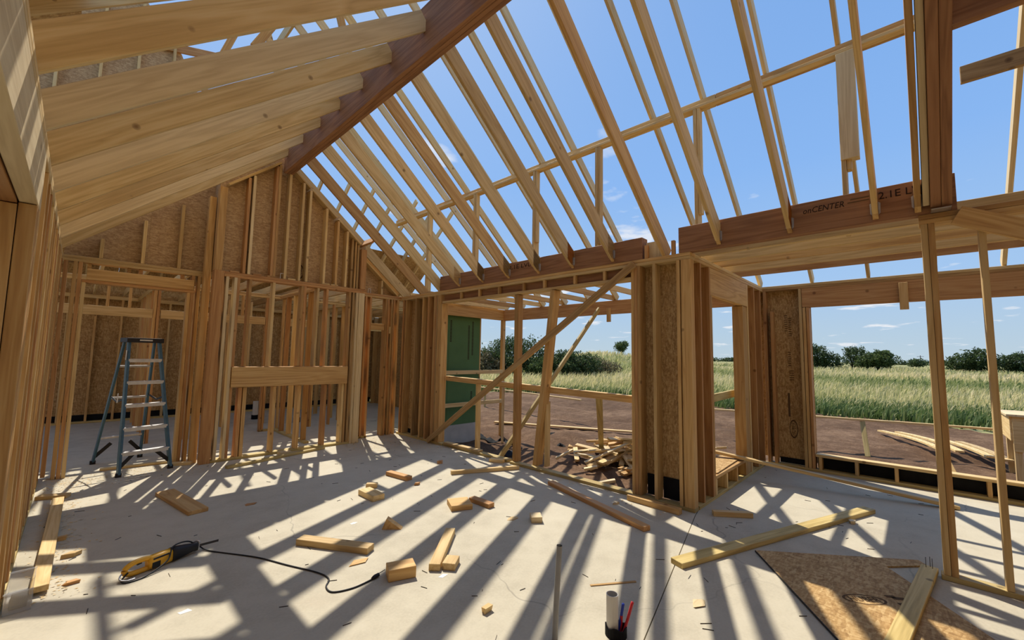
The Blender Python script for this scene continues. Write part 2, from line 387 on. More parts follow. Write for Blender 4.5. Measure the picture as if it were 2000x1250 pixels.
# left bay: ladder doorway
box(wb, 'top_plate', XL, 1.33, YB, YB+W6, ZT-.038, ZT, 'wood_pine'); box(wb, 'top_plate', XL, 1.33, YB, YB+W6, ZT-.077, ZT-.039, 'wood_pine')
for x0, mt in ((-.19, 'wood_fir_red'), (-.105, 'wood_fir'), (-.06, 'wood_fir_red')): studx(wb, x0, x0+T2, YB, .039 if x0 < -.15 else 0, ZT-.077, mt)
studx(wb, -.018, .02, YB+.002, 0, 2.47, 'wood_pine', name='trimmer')
box(wb, 'header', .022, 1.13, YB-.012, YB+.03, 2.475, 2.62, 'wood_fir')
box(wb, 'header_plate', -.018, 1.15, YB-.005, YB+.135, 2.437, 2.473, 'wood_fir_red')
for x0 in (.02, .40, .52, .98): studx(wb, x0, x0+T2, YB+.03, 2.621, ZT-.077, pick(*FIR), .1, 'cripple')
studx(wb, 1.06, 1.098, YB, 0, 2.436, 'wood_fir', name='trimmer'); studx(wb, 1.10, 1.138, YB+.002, 0, ZT-.077, 'wood_fir_red')
studx(wb, 1.17, 1.208, YB, 0, ZT-.077, 'wood_fir')
studx(wb, 1.215, 1.30, YC+.15, 0, ZT+1.12, 'wood_fir', .12, 'post'); studx(wb, 1.305, 1.43, YC-.02, 0, ZT+.0, 'wood_fir_red', .14, 'post')
studx(wb, 1.305, 1.40, YC-.005, ZT+.002, 4.03, 'wood_fir', .14, 'post')
# fireplace bump-out
box(wb, 'top_plate', 1.33, 3.66, YC, YC+W6, ZT-.038, ZT, 'wood_fir_red'); box(wb, 'top_plate', 1.435, 3.66, YC, YC+W6, ZT-.077, ZT-.039, 'wood_fir_red')
box(wb, 'bottom_plate', 1.435, 3.64, YC, YC+W6, 0, .038, 'wood_treated')
studx(wb, 1.455, 1.493, YC-.03, .039, ZT-.077, 'wood_pale'); studx(wb, 1.562, 1.60, YC-.02, .039, ZT-.077, 'wood_pale')
studx(wb, 1.603, 1.641, YC, .039, ZT-.077, 'wood_fir_red')
for x0, mt in ((1.76, 'wood_fir'), (2.09, 'wood_pine'), (2.52, 'wood_fir'), (2.56, 'wood_fir_red'), (2.775, 'wood_pine'), (2.93, 'wood_fir_red')): studx(wb, x0, x0+T2, YC, 1.365, ZT-.077, mt)
for x0, mt in ((1.72, 'wood_fir_red'), (1.78, 'wood_fir'), (2.19, 'wood_fir'), (2.56, 'wood_fir'), (2.98, 'wood_fir_red')): studx(wb, x0, x0+T2+.01, YC, .039, 1.055, mt)
box(wb, 'header', 1.61, 3.36, YC-.038, YC+.0, 1.06, 1.36, 'wood_fir'); box(wb, 'header', 1.645, 3.325, YC+.001, YC+.12, 1.06, 1.36, 'wood_fir_red')
studx(wb, 3.29, 3.328, YC+.005, .039, 1.058, 'wood_pine', name='trimmer')
for x0, mt in ((3.335, 'wood_fir'), (3.40, 'wood_weathered')): studx(wb, x0, x0+T2, YC, .039, ZT-.077, mt)
studx(wb, 3.46, 3.50, YC-.02, 0, ZT-.077, 'wood_pale', .1); studx(wb, 3.51, 3.62, YC-.02, 0, ZT-.077, 'wood_pale', .05)
# right bay
box(wb, 'top_plate', 3.66, XR, YB, YB+W6, ZT-.038, ZT, 'wood_fir_red'); box(wb, 'top_plate', 3.66, XR, YB, YB+W6, ZT-.077, ZT-.039, 'wood_fir')
for x0, mt in ((3.70, 'wood_fir_red'), (3.745, 'wood_fir'), (3.80, 'wood_fir_red'), (3.90, 'wood_fir_red'), (4.24, 'wood_fir'), (4.285, 'wood_fir_red'), (4.36, 'wood_fir'), (4.41, 'wood_fir_red'), (4.50, 'wood_fir')): studx(wb, x0, x0+T2, YB, 0, ZT-.077, mt)
box(wb, 'block', 3.94, 4.238, YB+.03, YB+.07, 2.06, 2.19, 'wood_fir'); box(wb, 'block', 4.33, 4.358, YB-.01, YB+.03, 2.0, 2.14, 'wood_pine')
box(wb, 'bottom_plate', 3.66, 3.95, YB, YB+W6, -.0, .036, 'wood_treated')
# gable above the plates: sheathing behind, studs, raked plates
PITCH = .8333
def zl(x): return ZT+(x-XL)*.847         # underside of left rafters
def zr(x): return ZT+(XR-x)*PITCH        # underside of right rafters
def prism_y(pts, y0, y1, mat, name):
    n = len(pts); V = [(x, y0, z) for x, z in pts]+[(x, y1, z) for x, z in pts]
    Fc = [tuple(range(n))[::-1], tuple(range(n, 2*n))]+[(i, (i+1) % n, n+(i+1) % n, n+i) for i in range(n)]
    me = mesh(name, V, Fc, mat); bm = bmesh.new(); bm.from_mesh(me); bmesh.ops.recalc_face_normals(bm, faces=bm.faces); bm.to_mesh(me); bm.free(); return me
def sheath(x0, x1, y):
    xs = [x0]+[x for x in (2.145, 2.28) if x0 < x < x1]+[x1]
    top = [(x, min(zl(x)+.27, zr(x)+.08)) for x in xs]
    return put('sheathing', prism_y([(x0, ZT+.001), (x1, ZT+.001)]+top[::-1], y, y+.011, 'osb_dark', 'sheathing'), None, wb)
sheath(XL, .60, YB+W6); sheath(.603, 1.33, YB+W6); sheath(1.33, 2.42, YC+W6); sheath(2.423, 3.66, YC+W6); sheath(3.66, XR, YB+W6)
for xx in (1.322, 3.655): box(wb, 'sheathing', xx, xx+.011, YC+W6, YB+W6+.011, ZT+.001, min(zl(xx)+.27, zr(xx)+.08), 'osb_dark', 2)
def gstud(x0, x1, y, mat, depth=W6, drop=.085):
    xm = (x0+x1)/2; studx(wb, x0, x1, y, ZT+.002, min(zl(xm), zr(xm))-drop, mat, depth)
for x0, mt in ((.115, 'wood_pine'), (.525, 'wood_pine'), (.92, 'wood_pine')): gstud(x0, x0+T2, YB, mt, W6, .02)
for x0, mt in ((1.66, 'wood_fir_red'), (1.725, 'wood_pale'), (2.035, 'wood_fir_red'), (2.075, 'wood_fir'), (2.235, 'wood_pine'), (2.45, 'wood_pine'), (2.565, 'wood_pine'), (2.85, 'wood_pine'), (3.06, 'wood_fir'), (3.235, 'wood_pine')): gstud(x0, x0+T2, YC, mt)
for x0, x1, mt, dy in ((3.36, 3.40, 'wood_weathered', .05), (3.42, 3.45, 'wood_fir', .03), (3.47, 3.51, 'wood_weathered', .04), (3.53, 3.63, 'wood_fir_red', -.01)): gstud(x0, x1, YC+dy, mt, .1)
gstud(3.70, 3.738, YB, 'wood_pine'); gstud(4.12, 4.158, YB, 'wood_pine')
for x0, x1, y in ((1.41, 2.10, YC),):
    board(wb, 'raked_plate', (x0, y+.07, zl(x0)-.045), (x1, y+.07, zl(x1)-.045), W6, T2, 'wood_pine', (-.847, 0, 1))
for x0, x1, y in ((4.50, 3.66, YB), (3.52, 3.08, YC), (3.05, 2.60, YC), (2.58, 2.32, YC)):
    board(wb, 'raked_plate', (x0, y+.07, zr(x0)-.045), (x1, y+.07, zr(x1)-.045), W6, T2, 'wood_pine', (PITCH, 0, 1))
for x0, y in ((1.50, YC), (2.0, YC), (2.86, YC), (1.80, YC), (2.30, YC), (3.0, YC)):
    box(wb, 'block', x0, x0+.12, y+.0, y+.05, ZT+.001, ZT+.022, pick('wood_fir_red', 'wood_pine'))
oval_ring(wb, 'stamp_ring', (2.53, YC+W6-.003, 2.95), (0, 0, 1), (-1, 0, 0), .12, .045, .008, 'ink')
text(wb, 'stamp', 'HUBER', (2.53, YC+W6-.003, 2.95), (0, 0, 1), (-1, 0, 0), .055, 'ink', .17)

for x, y in ((2.19, YC+.02), (3.86, YB+.02)):
    for dx in (0, .045): box(wb, 'bracket', x+dx, x+dx+.006, y, y+.004, ZT+.002, ZT+.085, 'paper_white')
    box(wb, 'bracket', x, x+.051, y, y+.004, ZT+.085, ZT+.091, 'paper_white')
# ================================================================== left wall
wl = struct('wall_left', 'long stud wall running down the left side under a heavy header')
LX = XL-W6
y = 3.36+.16; k = 0
while y < 7.5:
    study(wl, y, y+T2, LX, .039, ZT-.077, FIR[k % 5]); y += .27 if k % 3 else .36; k += 1
for y0, mt in ((3.36, 'wood_fir'), (3.40, 'wood_fir_red'), (3.445, 'wood_fir')):
    box(wl, 'trimmer', XL-.068, XL, y0, y0+T2, .039, 2.355, mt); box(wl, 'trimmer', LX-.03, XL-.072, y0, y0+T2, .039, 2.345, 'wood_fir')
box(wl, 'bottom_plate', LX, XL, 3.36, 7.60, 0, .038, 'wood_treated')
for z in (ZT-.077, ZT-.038): box(wl, 'top_plate', LX, XL, 1.2, 7.60, z, z+.037, 'wood_pine')
box(wl, 'header', XL-.068, XL, 1.2, 3.55, 2.36, ZT-.078, 'wood_pale'); box(wl, 'header', LX-.03, XL-.074, 1.2, 3.55, 2.35, ZT-.078, 'wood_fir_red')

# ================================================================== right wall (patio door, corner, alcove opening)
wr = struct('wall_right', 'right hand stud wall with patio door opening and engineered beams above')
for z, mt in ((ZT-.077, 'wood_pine'), (ZT-.038, 'wood_fir')):
    box(wr, 'top_plate', XR, XR+W6, YK, YB+W6, z, z+.037, mt); box(wr, 'top_plate', XR, XR+W6, -2.2, -.085+.02, z, z+.037, 'wood_fir')
box(wr, 'bottom_plate', XR, XR+W6, 6.10, YB, 0, .038, 'wood_treated'); box(wr, 'bottom_plate', XR+.03, XR+W6, 4.5, 6.095, .0, .038, 'wood_treated'); box(wr, 'bottom_plate', XR, XR+W6-.03, YK, 4.42, 0, .038, 'wood_treated')
# solid end bay next to the gable
for y0, mt in ((7.50, 'wood_fir_red'), (7.40, 'wood_fir'), (7.05, 'wood_weathered'), (6.80, 'wood_fir'), (6.62, 'wood_fir_red'), (6.42, 'wood_fir'), (6.38, 'wood_fir_red'), (6.335, 'wood_weathered')): study(wr, y0, y0+T2, XR, .039, ZT-.077, mt)
for y0 in (6.20, 6.245, 6.29): study(wr, y0, y0+T2, XR, .039, 2.53 if y0 == 6.20 else ZT-.077, 'wood_fir', name='jamb')
box(wr, 'sheathing', XR+W6, XR+W6+.011, 6.30, YB+W6, .12, ZT, 'osb', 2); box(wr, 'flashing', XR+W6+.001, XR+W6+.013, 6.30, YB, -.05, .30, 'membrane')
for y0 in (6.47, 6.66, 6.85): box(wr, 'flashing', XR+W6-.012, XR+W6-.002, y0, y0+.13, .04, .26, 'membrane')
# patio door head: cripples between plate and flat soffit board
box(wr, 'head_plate', XR, XR+W6, 2.44, 6.20, 2.535, 2.573, 'wood_pine')
for y0 in (5.66, 5.18, 4.71, 4.18, 3.78, 3.25, 2.79): study(wr, y0, y0+T2, XR, 2.574, ZT-.078, pick('wood_pine', 'wood_fir'), .05, 'cripple')
box(wr, 'header', XR+.055, XR+W6, 2.44, 6.20, 2.575, ZT-.078, 'lvl')
# corner section
for y0, mt in ((2.40, 'wood_fir'), (2.36, 'wood_fir_red'), (2.32, 'wood_fir')): study(wr, y0, y0+T2, XR, .039, ZT-.077, mt, name='jamb')
study(wr, 2.13, 2.168, XR, .039, ZT-.077, 'wood_pine'); study(wr, 1.85, 1.888, XR, .039, ZT-.077, 'wood_fir')
box(wr, 'corner_post', XR-.005, XR+.10, YK, YK+.105, .039, ZT-.077, 'wood_fir')
box(wr, 'sheathing', XR+W6, XR+W6+.011, YK+.14, 2.44, .14, ZT, 'osb', 2); box(wr, 'flashing', XR+W6-.016, XR+W6-.004, 1.90, 2.12, .04, .27, 'membrane'); box(wr, 'flashing', XR+W6-.016, XR+W6-.004, 2.18, 2.31, .04, .27, 'membrane')
# temporary posts and braces in the doorway
board(wr, 'temporary_post', (XR+.10, 4.37, .039), (XR+.06, 4.34, 2.53), W4+.02, T2*2, 'wood_fir', (0, 1, 0)); board(wr, 'temporary_post', (XR+.17, 4.45, .039), (XR+.17, 4.45, 1.05), W4, T2, 'wood_pine', (0, 1, 0))
board(wr, 'temporary_post', (XR+.17, 4.02, .039), (XR+.045, 3.62, 2.53), W6, T2*2, 'wood_fir', (0, 1, 0)); board(wr, 'temporary_post', (XR+.19, 3.86, .039), (XR+.19, 3.86, .95), W4, T2, 'wood_pine', (0, 1, 0))
board(wr, 'diagonal_brace', (XR-.045, 6.45, .04), (XR-.022, 2.38, 2.72), W4, T2, 'wood_weathered', (1, 0, 0))
# engineered beams carrying the vault rafters
b1 = box(wr, 'engineered_beam', XR, XR+.045, 2.29, 6.29, ZT+.001, 3.035, 'lvl'); box(wr, 'engineered_beam', XR+.047, XR+.092, 2.29, 6.29, ZT+.001, 3.035, 'lvl'); box(wr, 'engineered_beam', XR+.094, XR+.139, 2.29, 6.29, ZT+.001, 3.035, 'lvl')
b2 = box(wr, 'engineered_beam', XR, XR+.045, -.28, 1.855, ZT+.001, 3.06, 'lvl'); box(wr, 'engineered_beam', XR+.047, XR+.092, -.28, 1.855, ZT+.001, 3.06, 'lvl')
text(b2, 'stamp', 'onCENTER', (XR-.002, .545, 2.975), (0, -1, 0), (0, 0, 1), .075, 'ink', .30, .2); text(b2, 'stamp', '2.1E LVL', (XR-.002, .02, 2.985), (0, -1, 0), (0, 0, 1), .085, 'ink', .29)
[box(b2, 'stamp_bar', XR-.0015, XR-.0005, .225, .37-.02*i, 2.972+.026*i, 2.983+.026*i, 'ink_soft') for i in range(2)]; text(b1, 'stamp', '2.1E LVL', (XR-.002, 4.28, 2.955), (0, -1, 0), (0, 0, 1), .09, 'ink', .45)
for y0, y1 in ((1.90, 1.94), (2.22, 2.262)): box(wr, 'block', XR, XR+.04, y0, y1, ZT+.001, ZT+.16, 'wood_fir_red')
box(wr, 'block', XR+.05, XR+W6, 2.07, 2.26, ZT+.001, ZT+.20, 'wood_pale')
# right-hand open stud wall
box(wr, 'bottom_plate', XR, XR+W4, -2.2, -.06, 0, .038, 'wood_treated')
for y0, mt in ((-.112, 'wood_pine'), (-.152, 'wood_fir'), (-.415, 'wood_pine'), (-1.15, 'wood_fir'), (-1.6, 'wood_fir')): study(wr, y0, y0+T2, XR, .039, ZT-.077, mt, W4)
board(wr, 'diagonal_brace', (XR-.022, -.27, 2.72), (XR-.022, -1.55, 2.02), W6, T2, 'wood_fir', (1, 0, 0))

# ================================================================== alcove side wall (window) and alcove back wall
ws = struct('wall_alcove_side', 'short stud wall with a tall window opening beside the corner post')
for z, mt in ((ZT-.077, 'wood_fir'), (ZT-.038, 'wood_pine')): box(ws, 'top_plate', XR+W6, XA+W6, YK, YK+W6, z, z+.037, mt)
box(ws, 'bottom_plate', XR+W6, XA, YK, YK+W6, 0, .038, 'wood_treated')
for x0, mt, z1 in ((4.86, 'wood_fir_red', ZT-.077), (5.15, 'wood_fir_red', ZT-.077), (5.20, 'wood_fir', 2.36), (6.47, 'wood_fir', 2.36), (6.70, 'wood_pine', ZT-.077), (7.05, 'wood_fir_red', ZT-.077), (7.40, 'wood_fir_red', ZT-.077)): studx(ws, x0, x0+T2, YK, .039, z1, mt)
studx(ws, 6.51, 6.69, YK+.01, .039, 2.36, 'wood_fir', .1, 'trimmer')
box(ws, 'header', 5.19, 6.70, YK, YK+.06, 2.365, ZT-.078, 'wood_fir'); box(ws, 'header', 5.19, 6.70, YK+.065, YK+.135, 2.365, ZT-.078, 'wood_fir_red')
box(ws, 'sill', 5.24, 6.47, YK, YK+W6, .215, .253, 'wood_fir')
for x0 in (5.24, 5.62, 6.02, 6.42): studx(ws, x0, x0+T2, YK, .039, .214, pick('wood_fir', 'wood_pine'), name='cripple')
box(ws, 'sheathing', XR+W6+.012, 5.20, YK+W6, YK+W6+.011, .14, ZT, 'osb', 2); box(ws, 'sheathing', 6.68, XA, YK+W6, YK+W6+.011, .14, ZT, 'osb', 2)
box(ws, 'flashing', XR+W6+.015, XA, YK+W6+.0, YK+W6+.012, -.06, .138, 'membrane')
wa = struct('wall_alcove_back', 'alcove wall with sheathing panel and wide window opening over a low sill')
for z, mt in ((ZT-.077, 'wood_fir'), (ZT-.038, 'wood_pine')): box(wa, 'top_plate', XA, XA+W6, -4.6, YK, z, z+.037, mt)
box(wa, 'bottom_plate', XA, XA+W6, -4.6, YK, 0, .038, 'wood_treated')
for y0, mt, z1 in ((1.69, 'wood_fir_red', ZT-.077), (1.60, 'wood_fir_red', 2.37), (1.215, 'wood_pine', ZT-.077), (1.17, 'wood_fir', 2.405), (1.125, 'wood_fir_red', 2.405)): study(wa, y0, y0+T2, XA, .039, z1, mt)
box(wa, 'header', XA, XA+.06, -4.5, 1.21, 2.41, ZT-.078, 'wood_fir_red'); box(wa, 'header', XA+.075, XA+.135, -4.5, 1.21, 2.41, ZT-.078, 'lvl')
box(wa, 'sill', XA, XA+W6, -4.5, 1.12, .215, .253, 'wood_pine'); y = 1.085; k = 0
while y > -3.0: study(wa, y-T2, y, XA, .039, .214, ('wood_fir', 'wood_pine')[k % 2], name='cripple'); y -= .405; k += 1
pn = box(wa, 'sheathing', XA+W6, XA+W6+.011, 1.12, YK+W6, .10, ZT, 'osb', 2); box(wa, 'sheathing', XA+W6, XA+W6+.011, -4.5, 1.118, -.02, .25, 'osb', 1)
box(wa, 'flashing', XA+W6-.016, XA+W6-.003, -4.4, 1.10, .04, .20, 'membrane'); box(wa, 'flashing', XA+W6-.016, XA+W6-.003, 1.26, 1.59, .04, .12, 'membrane')
xs_ = XA+W6-.003
oval_ring(wa, 'stamp_ring', (xs_, 1.40, .56), (0, 0, 1), (0, 1, 0), .14, .055, .010, 'ink_soft'); text(wa, 'stamp', 'HUBER', (xs_, 1.40, .56), (0, 0, 1), (0, 1, 0), .07, 'ink_soft', .20)
box(wa, 'stamp_bar', xs_-.001, xs_, 1.435, 1.462, .74, 1.10, 'ink_soft')
for z0, z1, ya, yb_ in ((1.98, 2.28, 1.38, 1.42), (2.06, 2.30, 1.43, 1.47), (1.52, 1.74, 1.40, 1.44), (1.30, 1.46, 1.37, 1.43)):
    zz = z0
    while zz < z1: box(wa, 'stamp_line', xs_-.001, xs_, ya, yb_, zz, zz+.012, 'ink_soft', 1); zz += .034
board(wa, 'block', (XA-.03, .08, 2.66), (XA-.03, .08, 2.30), W4, T2, 'wood_fir', (1, 0, 0))

# ================================================================== patio (porch) frame
pf = struct('porch_frame', 'covered patio beam frame with corner post beyond the doorway')
box(pf, 'beam', XA, XA+.06, YK+W6+.02, 7.70, 2.50, ZT, 'wood_fir_red'); box(pf, 'beam', XA+.07, XA+.13, YK+W6+.02, 7.70, 2.50, ZT, 'lvl'); box(pf, 'beam', XR+W6+.03, XA-.002, 7.60, 7.66, 2.50, ZT, 'wood_fir')
box(pf, 'post', XA-.04, XA+.05, 7.58, 7.67, G-.05, 2.498, 'wood_fir')
board(pf, 'block', (XA-.02, 4.52, 2.62), (XA-.02, 4.52, 2.33), .085, T2, 'wood_fir', (1, 0, 0))
for z, x1 in ((1.20, 7.52), (.47, 7.52)): box(pf, 'guard_rail', 5.0, x1, 7.54, 7.575, z-.045, z+.045, 'wood_pine')
board(pf, 'brace', (XA-.12, 4.69, 2.60), (4.75, 4.82, -.03), W4, T2, 'wood_treated', (0, 1, .2)); board(pf, 'brace', (XA, 7.55, .9), (6.9, 6.9, G), W4*.6, T2, 'wood_fir', (0, 0, 1))
pe = struct('wall_patio_end', 'green faced sheathing wall at the far end of the patio')
box(pe, 'sheathing_panel', XR+W6+.03, 5.90, 7.70, 7.712, .0, ZT, 'green_board', 2); gp = box(pe, 'sheathing_panel', 5.905, 6.85, 7.70, 7.712, 0.0, ZT, 'green_board', 2)
box(pe, 'stem_wall', XR+W6, 6.85, 7.70, 7.86, -.6, -.002, 'stem_concrete'); box(pe, 'edge_stud', 6.853, 6.89, 7.70, 7.80, 0, ZT, 'wood_fir')
for x, z, wd in ((6.62, 2.0, .80), (6.50, 1.9, .80), (5.96, 2.15, .5), (6.62, .55, .35)):
    zz = z-wd/2
    while zz < z+wd/2: box(pe, 'stamp_line', x-.025, x+.025, 7.6985, 7.6995, zz, zz+.020, 'ink', 0); zz += .034

# ================================================================== vaulted ceiling: ridge + rafters
ce = struct('ceiling', 'vaulted ceiling of open rafters meeting a deep ridge beam')
RX0, RX1, RZ = 2.145, 2.28, 4.52
for i in range(3): box(ce, 'ridge_beam', RX0+i*.0455, RX0+i*.0455+.0445, -3.2, 7.33, RZ, RZ+.53, 'lvl')
d8 = W8*.5; nL = Vector((-.847, 0, 1)).normalized(); nR = Vector((PITCH, 0, 1)).normalized()
LR = [7.19, 6.55, 5.90, 5.27, 4.64, 3.98, 3.34, 2.66, 2.05, 1.43, .8, .2, -.5, -1.1]
for i, y in enumerate(LR):
    a = Vector((XL-.35, y, zl(XL-.35)))+nL*d8; b = Vector((RX0+.0, y, zl(RX0)))+nL*d8; b += (b-a).normalized()*.078
    board(ce, 'rafter', a, b, T2, W8, ('wood_pine', 'wood_pale', 'wood_pine', 'wood_pine', 'wood_pale')[i % 5], nL)
RR = [7.57, 6.93, 6.32, 5.71, 5.10, 4.50, 3.89, 3.29, 2.68, 2.03, 1.43, .80, .19, -.065, -.75, -1.4]
for i, y in enumerate(RR):
    xe = XR-.004 if (2.3 < y < 6.3 or -.3 < y < 1.8) else XR+.06
    a = Vector((RX1+.002, y, zr(RX1)))+nR*d8; b = Vector((xe, y, zr(xe)))+nR*d8
    b -= (b-a).normalized()*(W8*.42 if xe < XR else 0)
    o = board(ce, 'rafter', a, b, T2, W8, ('wood_pine', 'wood_fir', 'wood_pine', 'wood_pine')[i % 4], nR)
    if xe < XR:      # heel and folded steel hanger
        V = [(xe-.145, y-T2/2, zr(xe-.145)+.0), (xe, y-T2/2, zr(xe)+.02), (xe, y-T2/2, zr(xe)+.25), (xe-.145, y-T2/2, zr(xe-.145)+.235)]
        V += [(p[0], y+T2/2, p[2]) for p in V]
        put('rafter_heel', mesh('rafter_heel', V, [(0, 1, 2, 3), (7, 6, 5, 4), (0, 4, 5, 1), (1, 5, 6, 2), (2, 6, 7, 3), (3, 7, 4, 0)], 'wood_fir'), None, ce)
        for s in (-1, 1):
            yy = y+s*(T2/2+.002); V = [(xe-.03, yy, 2.83), (xe+.001, yy, 2.82), (xe+.001, yy, 2.94), (xe-.04, yy, 2.93)]; V2 = [(xe-.0015, yy, 2.83), (xe-.0015, yy+s*.012, 2.845), (xe-.0015, yy+s*.014, 2.93), (xe-.0015, yy, 2.94)]
            put('joist_hanger', mesh('joist_hanger', V+V2, [(0, 1, 2, 3), (4, 5, 6, 7)], 'steel'), None, ce)
for i, y in enumerate((-.163, -.222)):     # doubled engineered rafter
    a = Vector((RX1+.002, y, zr(RX1)+.12)); b = Vector((XR-.004, y, zr(XR)+.12)); board(ce, 'engineered_rafter', a, b, .057, .25, 'lvl', nR)
board(ce, 'rafter', Vector((RX1+.002, -.113, zr(RX1)))+nR*d8, Vector((XR-.06, -.113, zr(XR-.06)))+nR*d8, T2, W8, 'wood_pale', nR)  # added pale board stands in for sunlit edges beside the doubled rafter
box(ce, 'joist_hanger', XR-.12, XR-.002, -.245, -.136, ZT+.0, ZT+.006, 'steel')
box(ce, 'beam', 3.50, 3.56, -1.2, -.245, 3.62, 3.86, 'lvl')
# blocking against the gable rafter
for x in (3.62, 2.36):
    board(ce, 'block', (x, 6.98, zr(x)+.09), (x, 7.5, zr(x)+.09), W8, T2, 'wood_fir_red', (-1, 0, PITCH))
board(ce, 'gable_rafter', Vector((RX1+.01, 7.72, zr(RX1)+.10)), Vector((XR+.02, 7.72, zr(XR)+.10)), T2, W8, 'wood_fir', nR)
# alcove ceiling joists
aj = struct('ceiling_alcove', 'flat ceiling joists over the alcove')
for i, x in enumerate((4.87, 5.27, 5.61, 6.04, 6.44)): box(aj, 'joist', x, x+T2, -4.0, YK+W6, ZT+.001, ZT+W6, ('wood_pine', 'wood_pine', 'wood_fir', 'wood_pine', 'wood_fir_red')[i])
# patio ceiling joists seen through the doorway head
for i, y in enumerate((2.43, 3.08, 3.74, 4.39, 5.04, 5.69, 6.34, 6.99, 7.5)): box(aj, 'joist', XR+W6+.02, XA+.06, y+.02, y+.02+T2, ZT+.001, ZT+.10, ('wood_pine', 'wood_fir')[i % 2])

# ================================================================== outer roof framing
ro = struct('roof', 'outer roof rafters on a purlin with short props')
def zo(x): return 9.108-PITCH*x
OY = [-2.1, -1.45, -.81, -.23, .43, 1.08, 1.77, 2.43, 3.08, 3.74, 4.39, 5.04, 5.69, 6.34, 6.99, 7.55, 8.2, 8.85]
for i, y in enumerate(OY):
    x0, x1 = 2.22, XA+.06
    a = Vector((x0, y, zo(x0)))+nR*W6*.5; b = Vector((x1, y, zo(x1)))+nR*W6*.5
    board(ro, 'rafter', a, b, T2, W6, ('wood_pale', 'wood_pine', 'wood_pale')[i % 3], nR)
nO = Vector((-PITCH, 0, 1)).normalized()
for i, y in enumerate(OY[:-2]):
    a = Vector((2.18, y, zo(2.22)))+nO*W6*.5; b = Vector((-2.9, y, zo(2.22)-PITCH*5.08))+nO*W6*.5
    board(ro, 'rafter', a, b, T2, W6, 'wood_pine', nO)
box(ro, 'ridge_board', 2.18, 2.218, -2.3, 9.1, zo(2.2)-.04, zo(2.2)+.17, 'wood_pine')
for y0, y1 in ((-2.2, 1.6), (1.605, 5.6), (5.605, 8.9)): box(ro, 'purlin', 5.13, 5.168, y0, y1, 4.655, 4.80, pick('wood_pine', 'wood_fir'))
box(ro, 'purlin', 5.04, 5.128, -2.2, 8.9, 4.655, 4.69, 'wood_pine')
box(ro, 'strongback', 5.14, 5.18, -2.0, -.39, 4.02, 4.17, 'wood_weathered')
for i, y in enumerate((.40, 1.80, 3.20, 4.40, 5.90, 7.42)):
    box(ro, 'prop', 5.035, 5.168, y, y+T2, ZT+.05, 4.65, 'wood_pine'); box(ro, 'prop_scab', 5.05, 5.128, y-.04, y-.002, 3.45-.12*(i % 3), 4.70, 'wood_pine'); 
box(ro, 'prop_scab', 5.02, 5.128, .30, .44, 3.55, 4.64, 'wood_pale')
# unseen decking added to cut sky fill: far left slope, bays behind viewer
def deck(x0, x1, y0, y1, left):
    zf = (lambda x: zo(2.22)-PITCH*(2.2-x)) if left else zo
    n = nO if left else nR; off = n*(W6+.008)
    yy = y0
    while yy < y1-.01:
        ye = min(yy+1.22, y1); a = Vector((x0, (yy+ye)/2, zf(x0)))+off; b = Vector((x1, (yy+ye)/2, zf(x1)))+off; board(ro, 'sheathing', a, b, ye-yy-.003, .012, 'osb', n); yy = ye
deck(-3.2, -.15, -4.0, 7.7, True); deck(-.14, 2.15, -4.0, -1.45, True); deck(2.26, XA+.1, -4.0, -1.45, False)
# upper gable of the main roof beyond the vault
ug = struct('wall_gable_upper', 'sheathed upper gable seen between the left rafters')
YU = 8.9
put('sheathing', prism_y([(-2.2, 3.9), (1.6, 5.1), (1.6, 5.2), (.90, 6.76), (.34, 7.5), (-2.2, 5.5)], YU+W6, YU+W6+.011, 'osb_dark', 'sheathing'), None, ug)
for x0 in (-.98, -.53, -.08, .345, .78): studx(ug, x0, x0+T2, YU, 4.0+(x0+2.2)*.3, 5.4+(x0+2.2)*.79 if x0 < .3 else 7.35-(x0-.345)*1.0, 'wood_pine')
for x0, x1, z0, z1 in ((.75, 1.9, 6.0, 4.75), (.4, 1.5, 6.7, 7.0)): board(ug, 'web', (x0, YU+.1, z0), (x1, YU+.1, z1), T2, W6, 'wood_fir_red', (0, 0, 1))
for i, (x0, x1) in enumerate(((.95, 1.35), (1.75, 1.35), (1.2, 1.8), (2.0, 1.6), (1.45, 2.1))):
    board(ug, 'web', (x0, 7.0-.75*i, 5.2), (x1, 7.0-.75*i, 6.5), W4, T2, pick('wood_fir', 'wood_pine'), (0, 1, 0))

# ================================================================== rooms behind the gable
pw = struct('wall_partition', 'interior stud partitions in the rooms behind the gable wall')
Y2 = 9.5
for z in (ZT-.077, ZT-.038): box(pw, 'top_plate', -1.2, 7.4, Y2, Y2+W4, z, z+.037, 'wood_pine')
for x0, x1 in ((-1.2, .87), (.98, 1.42), (1.52, 1.70), (1.80, 2.62), (3.10, 3.55), (4.4, 5.3)): box(pw, 'header', x0, x1, Y2-.01, Y2+.03, 2.14, 2.29, 'wood_pine')
for x0 in (-.95, -.35, .28, .55, .875, .925, 1.43, 1.475, 1.71, 1.76, 2.20, 2.63, 2.675, 2.95, 3.05, 3.56, 3.60, 4.0, 4.36, 4.9, 5.31, 5.35, 5.9, 6.3):
    zb = 2.29 if x0 in (-.95, -.35, .28, .55, 2.20, 4.9) else 0
    studx(pw, x0, x0+T2, Y2, zb, ZT-.077, pick(*FIR), W4)
for y0 in (7.95, 8.3, 8.7, 9.1): study(pw, y0, y0+T2, 2.88, .039, ZT-.077, pick(*FIR), W4)
box(pw, 'bottom_plate', 2.88, 2.88+W4, 7.8, 9.5, 0, .038, 'wood_treated'); box(pw, 'bottom_plate', 2.63, 3.1, Y2, Y2+W4, 0, .038, 'wood_treated')
